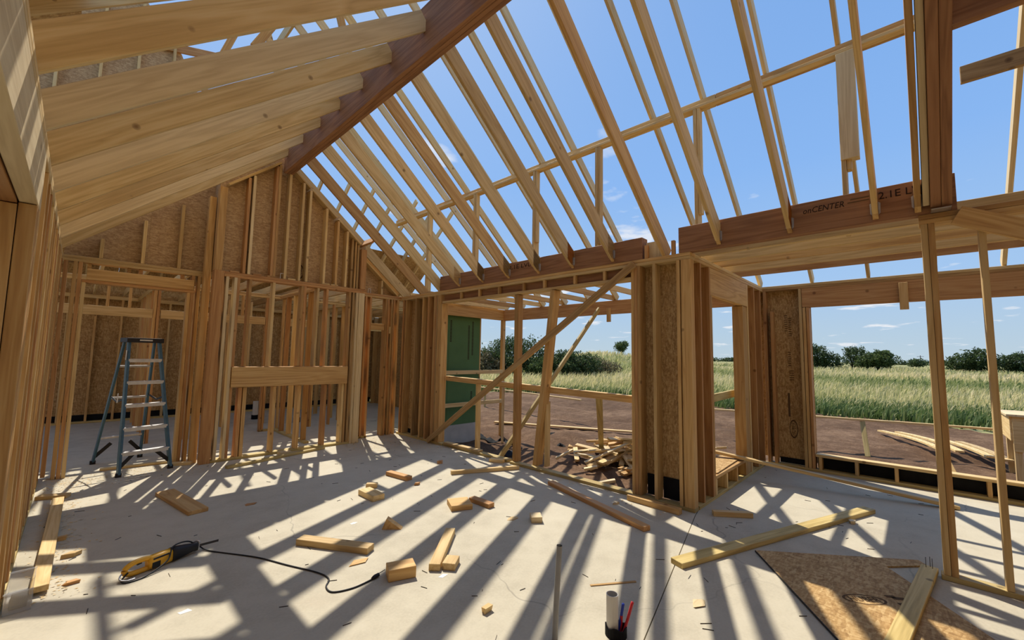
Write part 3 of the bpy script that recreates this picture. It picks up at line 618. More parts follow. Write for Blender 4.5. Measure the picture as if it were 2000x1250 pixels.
for z in (ZT-.077, ZT-.038): box(pw, 'top_plate', 2.88, 2.88+W4, 7.75, 9.5, z, z+.037, 'wood_fir')
for y0 in (9.75, 10.2, 10.65, 11.1, 11.6, 12.1): study(pw, y0, y0+T2, .90, .039, ZT-.077, pick(*FIR), W4); study(pw, y0, y0+T2, 4.3, .039, ZT-.077, pick(*FIR), W4)
for x in (.90, 4.3): box(pw, 'top_plate', x, x+W4, 9.6, 12.85, ZT-.077, ZT-.0, 'wood_pine')
for x0 in (2.2, 2.3, 2.62, 3.0): studx(pw, x0, x0+T2, 10.6, .0, ZT-.077, pick(*FIR), W4)
wf = struct('wall_far', 'sheathed outer wall at the back of the rear rooms')
YF = 12.86
for i in range(8): box(wf, 'sheathing', -1.9+1.22*i, min(-1.9+1.22*i+1.2199, 6.86), YF+W6, YF+W6+.011, .10, 3.3, 'osb', 2)
for i in range(21): studx(wf, -1.88+.42*i, -1.88+.42*i+T2, YF, .039, ZT-.077, pick(*FIR))
box(wf, 'bottom_plate', -1.9, 6.8, YF, YF+W6, 0, .038, 'wood_treated'); box(wf, 'top_plate', -1.9, 6.8, YF, YF+W6, ZT-.077, ZT, 'wood_pine'); box(wf, 'flashing', -1.9, 6.8, YF+W6-.02, YF+W6-.005, .0, .17, 'membrane')
rr = struct('roof_rear', 'rear roof framing and sheathing over the back rooms')
for i in range(20): box(rr, 'joist', -1.8+.49*i, -1.8+.49*i+T2, 7.80, YF+.1, ZT+.001, ZT+W6, pick('wood_pine', 'wood_fir'))
for i in range(16):
    x = -1.8+.61*i; board(rr, 'rafter', (x, YF+.5, 2.75), (x, 9.6, 2.75+(YF+.5-9.6)*.8), T2, W6, 'wood_pine', (0, .8, 1))
for i in range(8):
    x = -1.9+1.22*i; board(rr, 'sheathing', (x+.6, YF+.55, 2.84), (x+.6, 11.2, 2.84+(YF+.55-11.2)*.8), 1.217, .012, 'osb', (0, .8, 1))
wq = struct('wall_rear_side', 'sheathed outer side wall of the rear rooms')
for i in range(5): box(wq, 'sheathing', 6.84, 6.851, 7.72+1.065*i, 7.72+1.065*i+1.0649, 0, ZT, 'osb', 2)
for i in range(9): study(wq, 7.85+.61*i, 7.85+.61*i+T2, 6.70, 0, ZT, pick(*FIR))
wt = struct('wall_front_sky_block', 'unseen sheathed stud wall added behind the viewer to cut sky fill')  # out of view, added to hold back blue sky fill from behind
for i in range(10): box(wt, 'sheathing', -4.0+1.22*i, -4.0+1.22*i+1.217, -3.62, -3.61, 0, 4.2, 'osb', 2)
for i in range(20): studx(wt, -4.0+.61*i, -4.0+.61*i+T2, -3.6, 0, 4.1, pick(*FIR))
wn = struct('wall_left_sky_block', 'unseen sheathed wall added beyond the left room to block the sky')  # unseen, added so bright sky does not come through the left studs
for i in range(13): box(wn, 'sheathing', -4.0, -3.99, -3.0+1.22*i, -3.0+1.22*i+1.217, 0, 2.8, 'osb', 2)
for i in range(26): study(wn, -2.95+.61*i, -2.95+.61*i+T2, -3.988, 0, 2.77, 'wood_fir')

# ================================================================== ladder
def ladder():
    t = tag(empty('step_ladder', (.63, 7.82, 0)), 'blue fibreglass step ladder with silver treads standing in the doorway', 'ladder')
    fwd = Vector((.217, -1.034, 0)).normalized(); sd_ = Vector((-fwd.y, fwd.x, 0))      # fwd: towards the climber
    o = Vector((.63, 7.82, 0)); H = 1.70
    def P(s, f, z): return o+sd_*s+fwd*f+Vector((0, 0, z))
    for s in (-1, 1):
        board(t, 'front_rail', P(s*.265, .53, .02), P(s*.165, .10, H), .028, .075, 'ladder_blue', fwd)
        board(t, 'rear_rail', P(s*.255, -.53, .02), P(s*.165, -.07, H), .024, .055, 'ladder_blue', fwd)
        for f, w_ in ((.53, .265), (-.53, .255)): box(t, 'foot', *(lambda c: (c.x-.03, c.x+.03, c.y-.03, c.y+.03, 0, .045))(P(s*w_, f, 0)), 'ladder_cap')
        board(t, 'corner_brace', P(s*.258, .50, .10), P(s*.10, .46, .27), .012, .045, 'ladder_cap', (0, 0, 1)); board(t, 'corner_brace', P(s*.25, -.50, .10), P(s*.10, -.46, .27), .012, .045, 'ladder_cap', (0, 0, 1))
        board(t, 'spreader', P(s*.20, .30, .95), P(s*.215, .02, .89), .006, .026, 'ladder_cap', (0, 0, 1)); board(t, 'spreader', P(s*.215, .02, .89), P(s*.205, -.29, .95), .006, .026, 'ladder_cap', (0, 0, 1))
    for k in range(1, 6):
        z = .295*k-.02; q = z/H; f = .53+(.10-.53)*q; wd = .265+(.165-.265)*q
        st = board(t, 'tread', P(-wd, f, z), P(wd, f, z), .085, .022, 'aluminium', (0, 0, 1)); board(t, 'tread_lip', P(-wd, f+.043, z-.012), P(wd, f+.043, z-.012), .004, .045, 'aluminium', (0, 0, 1))
    for k in (1.2, 3.1, 4.6):
        z = .295*k; q = z/H; f = -.53+.46*q; wd = .255-.09*q; board(t, 'rear_bar', P(-wd, f, z), P(wd, f, z), .02, .03, 'aluminium', (0, 0, 1))
    board(t, 'top_cap', P(-.20, .02, H+.02), P(.20, .02, H+.02), .28, .06, 'ladder_cap', (0, 0, 1))
    for f in (.162,): board(t, 'cap_badge', P(-.07, f, H+.02), P(.07, f, H+.02), .003, .02, 'aluminium', (0, 0, 1))
    board(t, 'warning_label', P(-.282, .30, .90), P(-.272, .27, 1.02), .002, .04, 'paper_white', fwd); board(t, 'warning_label', P(-.20, .165, 1.45), P(-.195, .15, 1.58), .002, .04, 'paper_white', fwd)
ladder()

# ================================================================== reciprocating saw with cord
def saw():
    A = Vector((.33, 4.03, 0)); B = Vector((.80, 4.20, 0)); d = (B-A).normalized(); s = Vector((-d.y, d.x, 0)); t = tag(empty('reciprocating_saw', A), 'yellow and black reciprocating saw with a trailing cord on the concrete', 'saw')
    def P(x, y, z): return A+d*x+s*y+Vector((0, 0, z))
    def loft(name, secs, mat, n=14):      # secs: (x, zc, half width, half height)
        V = []; Fc = []
        for x, zc, w_, h_ in secs:
            for k in range(n):
                a = 2*math.pi*k/n; ca, sa = math.cos(a), math.sin(a); e = .62
                V.append(P(x, w_*math.copysign(abs(ca)**e, ca), zc+h_*math.copysign(abs(sa)**e, sa)))
        for i in range(len(secs)-1):
            for k in range(n): Fc.append((i*n+k, i*n+(k+1) % n, (i+1)*n+(k+1) % n, (i+1)*n+k))
        Fc += [tuple(range(n)), tuple((len(secs)-1)*n+k for k in range(n))[::-1]]
        me = mesh(name, V, Fc, mat, True); bm = bmesh.new(); bm.from_mesh(me); bmesh.ops.recalc_face_normals(bm, faces=bm.faces); bm.to_mesh(me); bm.free(); return put(name, me, None, t)
    bd = loft('body', [(.15, .05, .030, .036), (.17, .052, .036, .046), (.24, .053, .037, .048), (.30, .053, .037, .046)], 'saw_yellow')
    loft('front_boot', [(.295, .053, .040, .049), (.33, .053, .040, .048), (.40, .05, .034, .038), (.445, .048, .027, .030), (.46, .048, .03, .034), (.475, .048, .03, .034)], 'saw_black')
    put('handle', tube([P(.17, 0, .082), P(.12, 0, .092), (P(.06, 0, .088)), P(.022, 0, .066), P(.02, 0, .040), P(.05, 0, .022), P(.11, 0, .018), P(.17, 0, .020)], .0175, 12, True, 5, 'saw_yellow', 'handle'), None, t)
    board(t, 'trigger', P(.085, 0, .072), P(.115, 0, .074), .016, .014, 'saw_black')
    board(bd, 'name_plate', P(.165, -.037, .036), P(.215, -.0375, .036), .003, .04, 'saw_black'); board(bd, 'vent', P(.17, -.034, .078), P(.27, -.034, .081), .005, .012, 'saw_black')
    board(t, 'shoe', P(.478, 0, .02), P(.485, 0, .085), .05, .012, 'steel', d); board(t, 'blade', P(.48, 0, .045), P(.64, -.01, .03), .0018, .018, 'nail_steel', (0, 0, 1))
    put('hook', tube([P(.02, 0, .05), P(-.01, -.01, .035), P(-.02, -.04, .02), P(.01, -.07, .012), P(.05, -.075, .012)], .005, 8, True, 5, 'steel', 'hook'), None, t)
    c = [(.365, 4.02, .045), (.33, 3.99, .012), (.36, 3.955, .006), (.45, 3.97, .006), (.58, 4.05, .045), (.62, 4.13, .108), (.72, 4.20, .096), (.80, 4.22, .03), (.86, 4.12, .006), (1.085, 3.76, .006), (1.213, 3.47, .006), (1.332, 3.20, .006), (1.355, 3.06, .006), (1.30, 2.97, .006), (1.306, 2.876, .006), (1.425, 2.83, .006), (1.57, 2.84, .007)]
    cdo = put('cord', tube(c, .0052, 8, True, 8, 'saw_black', 'cord'), None, t); put('plug', tube([(1.565, 2.84, .012), (1.59, 2.845, .014), (1.625, 2.855, .014)], [.008, .015, .013], 10, True, 0, 'saw_black', 'plug'), None, t)
saw()

# ================================================================== loose lumber on the slab
def loose(name, label, a, b, w_, t_, mat, z=None, upv=(0, 0, 1), cat='board', group=None):
    z = t_/2+.0005 if z is None else z
    a = (a[0], a[1], z) if len(a) == 2 else a; b = (b[0], b[1], z) if len(b) == 2 else b
    o = board(None, name, a, b, w_, t_, mat, upv); return tag(o, label, cat, group)
loose('plank_offcut', 'wide brown plank offcut lying alone in front of the ladder', (.80, 6.09), (.95, 5.15), .17, .038, 'wood_fir')
loose('plank', 'long pale plank on the floor along the left stud wall', (-.015, 6.45), (-.052, 4.15), .085, .038, 'wood_pine', .04)
loose('plank_offcut', 'short cross board at the far end of the left plank', (-.17, 6.74), (.06, 6.63), .09, .038, 'wood_pine')
loose('lumber_block', 'pale two by four block lying crosswise left of the floor centre', (1.42, 3.80), (1.765, 3.24), .10, .05, 'wood_pine', cat='wood block')
loose('lumber_block', 'long pale block pointing toward the camera at floor centre', (1.955, 2.64), (2.445, 3.08), .085, .05, 'wood_pine', cat='wood block')
loose('lumber_block', 'small square pale block touching the side of the long pale block', (2.035, 2.575), (2.145, 2.655), .10, .05, 'wood_pine', cat='wood block')
loose('lumber_block', 'thick chunky block with dark end grain near the power cord plug', (1.655, 2.79), (1.835, 2.72), .13, .08, 'wood_fir', cat='wood block')
loose('lumber_block', 'wide block striped by shadows behind the wooden wedge', (2.40, 4.62), (2.405, 4.29), .14, .06, 'wood_pine', cat='wood block')
loose('lumber_block', 'tiny pale block behind the shadow striped block', (2.52, 4.80), (2.62, 4.72), .07, .05, 'wood_pine', cat='wood block')
loose('lumber_block', 'dark brown block farthest from the camera on the open floor', (2.99, 5.11), (3.05, 4.70), .09, .05, 'wood_fir_red', cat='wood block')
loose('lumber_block', 'big square brown block at the middle of the floor', (2.83, 3.60), (3.03, 3.50), .24, .055, 'wood_fir', cat='wood block')
loose('lumber_block', 'narrow reddish block butted against the big square block', (3.14, 3.60), (3.15, 3.29), .085, .045, 'wood_fir_red', cat='wood block')
loose('lumber_block', 'little pale block beside a splinter right of floor centre', (3.19, 2.78), (3.27, 2.71), .13, .055, 'wood_pale', cat='wood block')
loose('board', 'short pale board lying before the patio doorway', (3.60, 4.56), (4.47, 4.13), .055, .05, 'wood_pine')
loose('board', 'reddish brown board lying diagonally by the doorway sill', (4.25, 3.38), (3.79, 1.87), .085, .045, 'wood_fir_red')
loose('board', 'board lying against the sill beneath the corner post', (4.46, 2.42), (4.43, 1.82), .075, .06, 'wood_fir')
loose('board', 'short pale board at the foot of the corner post', (4.66, 1.58), (4.90, 1.28), .06, .05, 'wood_pine')
loose('treated_board', 'long greenish treated board lying across the alcove opening', (3.34, 1.41), (6.02, .44), .115, .042, 'wood_treated')
loose('board', 'long board sloping from the alcove window sill down to the floor', (6.02, 2.72, .42), (6.86, -.26, .022), .085, .036, 'wood_pine')
loose('board', 'weathered board lying on the floor in front of the fireplace framing', (1.53, 6.82), (2.98, 7.18), .07, .038, 'wood_treated')
loose('board', 'pale board on the floor between the ladder feet', (.33, 7.78), (1.05, 7.70), .08, .03, 'wood_pine')
loose('lumber_block', 'sunlit block under the fireplace header', (2.30, 7.20), (2.46, 7.22), .12, .045, 'wood_pale', cat='wood block')
loose('board', 'short board beside the right foot of the ladder', (1.02, 7.50), (1.24, 7.40), .09, .04, 'wood_pine')
loose('board', 'pale board lying on the patio doorway sill at its left end', (4.63, 6.05), (4.66, 5.15), .10, .03, 'wood_pine', .055); loose('lumber_block', 'small pale offcut on the sill under the leaning brace', (4.47, 4.72), (4.56, 4.52), .09, .05, 'wood_pine', cat='wood block')
def wedge():
    P0 = Vector((2.07, 3.60, 0)); P1 = Vector((2.20, 3.48, 0)); n = Vector((.68, .73, 0)).normalized()*.035; V = []
    for q in (P0, P1, P0+(P1-P0)*.22+Vector((0, 0, .095))): V += [q-n, q+n]
    me = mesh('wood_wedge', V, [(0, 2, 4), (5, 3, 1), (0, 1, 3, 2), (2, 3, 5, 4), (4, 5, 1, 0)], 'wood_fir'); tag(put('wood_wedge', me), 'triangular wooden wedge standing upright on the concrete', 'wood block')
wedge()

# ------------------------------------------------------------------ OSB sheet with stamp, board on it
def sheet():
    A = Vector((4.061, 1.045)); B = Vector((4.837, .065)); e = (B-A).normalized(); d = Vector((e.y, -e.x))
    if d.x > 0: d = -d
    d = Vector((-.817, -.577)); w_ = (B-A).length
    pts = [A, B, B+d*.09, B+d*.15-e*.34, B+d*2.2-e*.34, A+d*2.2]
    V = [(p.x, p.y, .014) for p in pts]+[(p.x, p.y, .002) for p in pts]; n = len(pts)
    o0 = Vector((4.0, .3, 0)); V = [Vector(v)-o0 for v in V]
    me = mesh('osb_sheet', V, [tuple(range(n))[::-1], tuple(range(n, 2*n))]+[(i, (i+1) % n, n+(i+1) % n, n+i) for i in range(n)], 'osb')
    bm = bmesh.new(); bm.from_mesh(me); bmesh.ops.recalc_face_normals(bm, faces=bm.faces); bm.to_mesh(me); bm.free()
    o = put('osb_sheet', me, Matrix.Translation(o0)); tag(o, 'stamped wood strand sheet lying on the floor at lower right', 'panel')
    board(o, 'sheet_edge', (A.x, A.y, .008), (A.x+d.x*2.2, A.y+d.y*2.2, .008), .006, .0125, 'saw_black')
    c = Vector((3.78, .325, .0152)); text(o, 'stamp', 'HUBER', c, (e.x, e.y, 0), (-d.x, -d.y, 0), .085, 'ink_soft', .19); oval_ring(o, 'stamp_ring', c-Vector((0, 0, .0003)), (e.x, e.y, 0), (-d.x, -d.y, 0), .135, .062, .008, 'ink_soft')
    for k, (u_, v_, l_) in enumerate(((.25, -.03, .12), (.24, .04, .08), (.20, .06, .06))): q = c+Vector((e.x*u_-d.x*v_, e.y*u_-d.y*v_, -.0006)); board(o, 'stamp_bar', q-Vector((e.x*l_/2, e.y*l_/2, 0)), q+Vector((e.x*l_/2, e.y*l_/2, 0)), .03, .001, 'ink_soft')
sheet()
bo = loose('treated_board', 'pale treated board with nails resting on the strand sheet', (4.65, .0), (2.95, .19), .095, .038, 'wood_treated', .034)
def child_world(o, par):
    bpy.context.view_layer.update(); M = o.matrix_world.copy(); o.parent = par; o.matrix_parent_inverse = par.matrix_world.inverted(); return o
for dx, dy in ((0, 0), (.03, .012), (.0, .035)): child_world(put('nail', tube([(4.60+dx, -.015+dy, .05), (4.605+dx, -.015+dy, .125)], .002, 6, True, 0, 'nail_steel', 'nail')), bo)

# ------------------------------------------------------------------ pipes in the slab
cp = put('conduit_pipe', tube([(1.996, 1.547, -.05), (2.0, 1.54, .2), (2.010, 1.528, .515)], .0165, 16, False, 4, 'conduit', 'conduit_pipe')); tag(cp, 'tall thin grey conduit pipe sticking up from the slab', 'pipe')
child_world(put('bore_shade_plug', tube([(2.0095, 1.5285, .47), (2.010, 1.528, .5145)], .0125, 16, True, 0, 'bore_shade', 'bore_shade_plug')), cp)  # solid dark plug stands for the shade inside the open conduit
pv = tag(empty('drain_pipe', (2.27, 1.34, 0)), 'short white plastic pipe standing in a dark sleeve', 'pipe')
def ring_pipe(par, name, c, r0, r1, z0, z1, mat, n=24, jag=0):
    V = []; Fc = []
    for k in range(n):
        a = 2*math.pi*k/n; j = jag*random.uniform(-1, 1)
        for r, z in ((r1, z0), (r1, z1+j), (r0, z1+j), (r0, z0)): V.append((c[0]+r*math.cos(a), c[1]+r*math.sin(a), z))
    for k in range(n):
        m_ = (k+1) % n
        for q in range(4): Fc.append((4*k+q, 4*m_+q, 4*m_+(q+1) % 4, 4*k+(q+1) % 4))
    me = mesh(name, V, Fc, mat); bm = bmesh.new(); bm.from_mesh(me); bmesh.ops.recalc_face_normals(bm, faces=bm.faces); bm.to_mesh(me); bm.free(); return put(name, me, None, par)
ring_pipe(pv, 'pipe_wall', (2.27, 1.34), .030, .034, -.02, .225, 'pvc'); ring_pipe(pv, 'sleeve', (2.285, 1.325), .056, .062, -.02, .055, 'membrane', 20, .012)
def pex(label, mat, a, b): tag(put('supply_tube', tube([a, ((a[0]+b[0])/2+.004, (a[1]+b[1])/2, (a[2]+b[2])/2), b], .0085, 12, True, 4, mat, 'supply_tube')), label, 'pipe')
pex('blue water supply tube beside the white drain pipe', 'pex_blue', (2.303, 1.325, 0), (2.325, 1.300, .165)); pex('leaning red water supply tube right of the blue tube', 'pex_red', (2.300, 1.293, 0), (2.365, 1.262, .175)); pex('short red tube between white pipe and blue tube', 'pex_red', (2.312, 1.315, 0), (2.318, 1.308, .10))

# ------------------------------------------------------------------ tub and small litter
def tub():
    t = tag(empty('plastic_tub', (-.13, 4.13, 0)), 'clear plastic tub on the floor at the left wall', 'tub')
    x0, x1, y0, y1 = -.19, -.075, 3.97, 4.33
    for a in ((x0, x0+.003, y0, y1), (x1-.003, x1, y0, y1), (x0, x1, y0, y0+.003), (x0, x1, y1-.003, y1)): box(t, 'side', *a, .002, .12, 'plastic_clear')
    box(t, 'base', x0, x1, y0, y1, .001, .004, 'plastic_clear'); box(t, 'contents', x0+.02, x1-.02, y0+.05, y1-.1, .005, .03, 'saw_black')
    for yy in (y0, y1): box(t, 'rim', x0-.004, x1+.004, yy-.006, yy+.006, .118, .126, 'plastic_clear')
tub()
def chip(label, c, r, h, mat, group=None, cat='wood chip'):
    n = random.choice((4, 4, 5)); a0 = random.uniform(0, 6); V = []
    for z in (.0005, h):
        for k in range(n):
            a = a0+2*math.pi*k/n+random.uniform(-.3, .3); q = r*random.uniform(.7, 1.2)*(.9 if z > .001 else 1); V.append((c[0]+q*math.cos(a), c[1]+.55*q*math.sin(a), z))
    me = mesh('chip', V, [tuple(range(n))[::-1], tuple(range(n, 2*n))]+[(i, (i+1) % n, n+(i+1) % n, n+i) for i in range(n)], mat); tag(put('wood_chip' if cat == 'wood chip' else 'paper_scrap', me), label, cat, group)
for c, r, h, mt in (((.096, 4.207), .05, .02, 'wood_fir_red'), ((1.898, 2.01), .05, .035, 'wood_pine'), ((2.946, 1.10), .075, .008, 'wood_pale'), ((1.62, 3.153), .09, .008, 'wood_fir'), ((5.474, .533), .06, .03, 'wood_pale'), ((3.10, 2.93), .07, .008, 'wood_pine'), ((3.845, 5.127), .06, .04, 'wood_fir_red'), ((3.02, 4.48), .04, .03, 'wood_fir_red'), ((1.387, 5.09), .07, .006, 'wood_fir_red'), ((4.72, 1.80), .05, .03, 'wood_fir_red'), ((4.23, 2.45), .06, .02, 'wood_pale'), ((.02, 5.2), .06, .03, 'wood_fir'), ((.10, 4.75), .07, .03, 'wood_pine')):
    chip('small splintered wood chip on the concrete floor', c, r, h, mt, 'wood chips on the slab')
for lb, c, r in (('white paper tag beside the small square block', (1.961, 2.545), .045), ('white paper scrap on the floor by the shadow stripes', (1.93, 3.89), .04), ('white label lying below the yellow saw', (.577, 3.298), .045)): chip(lb, c, r, .0012, 'paper_white', None, 'paper')
loose('splinter', 'long thin splinter lying behind the white drain pipe', (2.62, 1.72), (2.90, 1.52), .018, .006, 'wood_fir', cat='wood chip')
def litter():      # nails, staples and shavings too many to count
    V = []; Fc = []
    for i in range(230):
        x, y = RNG.uniform(-.1, 7.3), RNG.uniform(.0, 7.2)
        if x > 4.5 and y > 1.6: continue
        a = RNG.uniform(0, math.pi); l = RNG.uniform(.010, .036); t_ = RNG.uniform(.0014, .0026); d = np.array((math.cos(a), math.sin(a))); n = np.array((-d[1], d[0]))*t_; k = len(V); c = np.array((x, y))
        for p, z in ((c-d*l+n, .001), (c-d*l-n, .001), (c+d*l-n, .001), (c+d*l+n, .001), (c-d*l, .005), (c+d*l, .005)): V.append((p[0], p[1], z))
        Fc += [(k, k+4, k+5, k+3), (k+1, k+2, k+5, k+4), (k, k+1, k+4), (k+3, k+5, k+2)]
    me = mesh('scattered_nails', V, Fc, 'nail_steel'); tag(put('scattered_nails', me), 'nails and staples scattered over the concrete slab', 'nails', None, 'stuff')
    V = []; Fc = []
    for i in range(2600):
        zone = RNG.integers(0, 4)
        x, y = [(RNG.uniform(-.15, 1.4), RNG.normal(7.35, .25)), (RNG.uniform(3.3, 4.6), RNG.normal(7.1, .35)), (RNG.normal(.0, .1), RNG.uniform(4, 7.4)), (RNG.normal(4.5, .1), RNG.uniform(1.9, 7))][zone]
        r = RNG.uniform(.004, .018); a = RNG.uniform(0, 6.3); k = len(V)
        for q in range(3): V.append((x+r*math.cos(a+q*2.1), y+.5*r*math.sin(a+q*2.1), .001+RNG.uniform(0, .008)))
        Fc.append((k, k+1, k+2))
    me = mesh('wood_shavings', V, Fc, 'wood_pine'); tag(put('wood_shavings', me), 'sawdust and shavings swept along the foot of the walls', 'sawdust', None, 'stuff')
litter()

# ================================================================== guard rails and stakes outside
def rail_thing(name, label, parts, loc):
    t = tag(empty(name, loc), label, 'rail')
    for nm, a, b, w_, t_, mt, upv in parts: board(t, nm, a, b, w_, t_, mt, upv)
rail_thing('guard_rail', 'temporary guard rail across the patio doorway with two props', [('rail', (4.80, 6.3, 1.19), (4.80, 2.35, 1.11), .12, .04, 'wood_pine', (0, 0, 1)), ('rail', (4.745, 6.3, 1.17), (4.745, 2.35, 1.09), .02, .085, 'wood_fir', (0, 0, 1)), ('stake', (4.80, 5.38, G), (4.80, 5.40, 1.16), W4, T2, 'wood_pine', (0, 1, 0)), ('kicker', (7.6, 4.72, G), (4.86, 3.06, 1.09), W4, T2, 'wood_treated', (0, 0, 1))], (4.8, 4.3, G))
rail_thing('guard_rail', 'short horizontal rail across the alcove side window', [('rail', (5.0, 1.93, 1.08), (6.9, 1.93, 1.12), .038, .10, 'wood_treated', (0, 0, 1))], (5.9, 1.93, G))
rail_thing('batter_board', 'long batter board on stakes crossing the dirt beyond the alcove', [('rail', (11.3, 4.6, .32), (12.9, -2.4, .34), .09, .04, 'wood_pine', (0, 0, 1)), ('stake', (12.12, .92, .3), (11.75, .83, G), W4, T2, 'wood_treated', (1, 0, 0)), ('stake', (12.77, -1.9, .3), (12.77, -1.9, G), W4, T2, 'wood_treated', (1, 0, 0)), ('stake', (11.33, 4.4, .3), (11.33, 4.4, G), W4, T2, 'wood_treated', (1, 0, 0))], (12, 1, G))
rail_thing('batter_board', 'thin batter board low over the dirt beyond the patio', [('rail', (11.3, 12.6, .34), (10.75, 7.4, .30), .09, .04, 'wood_pine', (0, 0, 1)), ('stake', (11.2, 12.2, .3), (11.2, 12.2, G-.1), W4, T2, 'wood_treated', (1, 0, 0))], (11, 10, G))
loose('board', 'long sunlit board lying on the dirt behind the patio', (8.62, 8.95, G+.06), (10.4, 5.2, G+.06), .14, .04, 'wood_pine')
# crate at the right edge of view
def crate():
    t = tag(empty('wooden_stand', (11.9, -1.7, G)), 'pale wooden stand outside at the right edge of the view', 'stand')
    for x, y in ((11.45, -1.2), (12.3, -1.2), (11.45, -2.3), (12.3, -2.3)): box(t, 'leg', x-.045, x+.045, y-.045, y+.045, G-.02, .70, 'wood_pine')
    box(t, 'side_panel', 11.40, 12.35, -1.155, -1.12, .28, .70, 'wood_pine'); box(t, 'side_panel', 11.385, 11.402, -2.3, -1.15, .1, .70, 'wood_pine')
    for i in range(5): box(t, 'top_board', 11.34+.21*i, 11.34+.21*i+.2, -2.4, -1.08, .702, .74, 'wood_pale')
crate()
for i, (a, b, lb) in enumerate((((15.5, .80), (12.5, -.30), 'leftmost bowed board in the fan of planks on the dirt'), ((15.6, .45), (12.55, -.55), 'second bowed board in the fan of planks on the dirt'), ((15.0, -.35), (12.3, -.95), 'third plank in the fan of planks on the dirt'), ((14.9, -.65), (12.1, -1.15), 'rightmost plank in the fan of planks on the dirt'))):
    d = Vector(b)-Vector(a); n = Vector((-d.y, d.x)).normalized(); V = []; Fc = []; m_ = 8
    for k in range(m_+1):
        q = k/m_; p = Vector(a)+d*q+n*.12*math.sin(math.pi*q)*(1 if i < 2 else .2); z = G+.10+.10*math.sin(math.pi*q*.5)
        for s, zz in ((-.07, 0), (.07, 0), (.07, .038), (-.07, .038)): V.append((p.x+n.x*s-13.8, p.y+n.y*s, z+zz))
    for k in range(m_):
        for s in range(4): Fc.append((4*k+s, 4*k+(s+1) % 4, 4*k+4+(s+1) % 4, 4*k+4+s))
    Fc += [(3, 2, 1, 0), tuple(4*m_+s for s in range(4))]
    me = mesh('plank', V, Fc, 'wood_pine'); bm = bmesh.new(); bm.from_mesh(me); bmesh.ops.recalc_face_normals(bm, faces=bm.faces); bm.to_mesh(me); bm.free(); tag(put('plank', me, Matrix.Translation((13.8, 0, 0))), lb, 'board', 'planks fanned on the dirt')
loose('plank_offcut', 'upturned pale offcut leaning on the low alcove sill', (8.05, -.20, .42), (7.80, -.32, .10), .16, .038, 'wood_pine', None, (.3, 1, .3))
loose('osb_offcut', 'sunlit strand board offcut lying on the alcove window sill', (5.33, 1.98), (6.38, 2.02), .46, .012, 'osb', .262)
# scrap pile beyond the doorway
def pile():
    for i in range(74):
        r = abs(RNG.normal(0, .62)); a = RNG.uniform(0, 6.28); cx, cy = 7.25+1.15*r*math.cos(a), 3.95+1.05*r*math.sin(a)
        hmax = .50*math.exp(-(r/.75)**2); z = G+.05+RNG.uniform(.1, 1)*hmax; l = RNG.uniform(.25, .75) if i % 4 else RNG.uniform(1.2, 2.1); th = RNG.uniform(0, math.pi); ph = RNG.uniform(-.22, .22)
        d = Vector((math.cos(th)*math.cos(ph), math.sin(th)*math.cos(ph), math.sin(ph)))*l/2; c = Vector((cx, cy, max(z, G+.06+abs(d.z))))
        if c.x-abs(d.x) < 5.0: c.x += .8
        o = board(None, 'scrap_board', c-d, c+d, random.choice((W4, W4, .14, .06)), T2, random.choice(('wood_pine', 'wood_pine', 'wood_pale', 'wood_fir')), (RNG.uniform(-.5, .5), RNG.uniform(-.5, .5), 1)); tag(o, 'scrap lumber offcut tangled in the pile outside the patio doorway', 'board', 'scrap lumber pile')
pile()
loose('board', 'long thin board leaning up across the scrap pile', (6.45, 4.35, -.28), (7.55, 3.42, .32), .09, .03, 'wood_pale'); loose('board', 'board slanting off the left side of the scrap pile', (6.9, 4.9, -.26), (7.9, 3.7, .02), .14, .038, 'wood_pine')
for i, (x, y, r) in enumerate(((6.45, 5.0, .5), (6.2, 4.2, .35), (5.7, 3.6, .4))): loose('scrap_board', ('pale offcut propped upright beside the scrap pile', 'small offcut on the dirt near the doorway sill', 'loose offcut on the dirt beside the corner studs')[i], (x, y, G+.07), (x+r*.4, y-r*.5, G+.12+.12*(i == 0)), W4, T2, 'wood_pale')
def fabric(pts, w_, label):
    P = [Vector(p) for p in pts]; Q = []
    for i in range(len(P)-1):
        for k in range(8): Q.append(P[i].lerp(P[i+1], k/8)+Vector((0, 0, .03*math.sin(i*3+k))))
    Q.append(P[-1]); V = []; Fc = []
    for i, p in enumerate(Q):
        d = (Q[min(i+1, len(Q)-1)]-Q[max(i-1, 0)]); n = Vector((-d.y, d.x, 0)).normalized()*w_*(.6+.4*math.sin(i*.9))
        V += [p-n, p+Vector((0, 0, .05+.03*math.sin(i*1.7))), p+n]
    for i in range(len(Q)-1):
        k = 3*i; Fc += [(k, k+1, k+4, k+3), (k+1, k+2, k+5, k+4)]
    tag(put('plastic_sheeting', mesh('plastic_sheeting', V, Fc, 'membrane', True)), label, 'sheeting')
fabric([(7.0, 7.9, G+.02), (6.9, 7.3, G), (7.0, 6.7, G+.02), (6.7, 6.2, G+.02), (6.0, 5.9, G+.02)], .10, 'crumpled black plastic sheeting below the patio corner post')
fabric([(8.2, 6.9, G+.06), (8.3, 6.2, G+.12), (8.5, 5.6, G+.05), (8.4, 5.0, G+.03), (8.8, 4.7, G+.02)], .05, 'thin black plastic strip over the dirt mound')
fabric([(7.5, 6.4, G+.06), (7.3, 5.9, G+.05), (7.4, 5.3, G+.05), (7.0, 4.9, G+.03)], .07, 'black plastic strip between the dirt mound and the doorway')
fabric([(7.72, 1.2, G+.02), (7.95, .4, G+.03), (7.9, -.6, G+.03), (8.0, -1.6, G+.03)], .10, 'black plastic strip on the dirt under the alcove window')

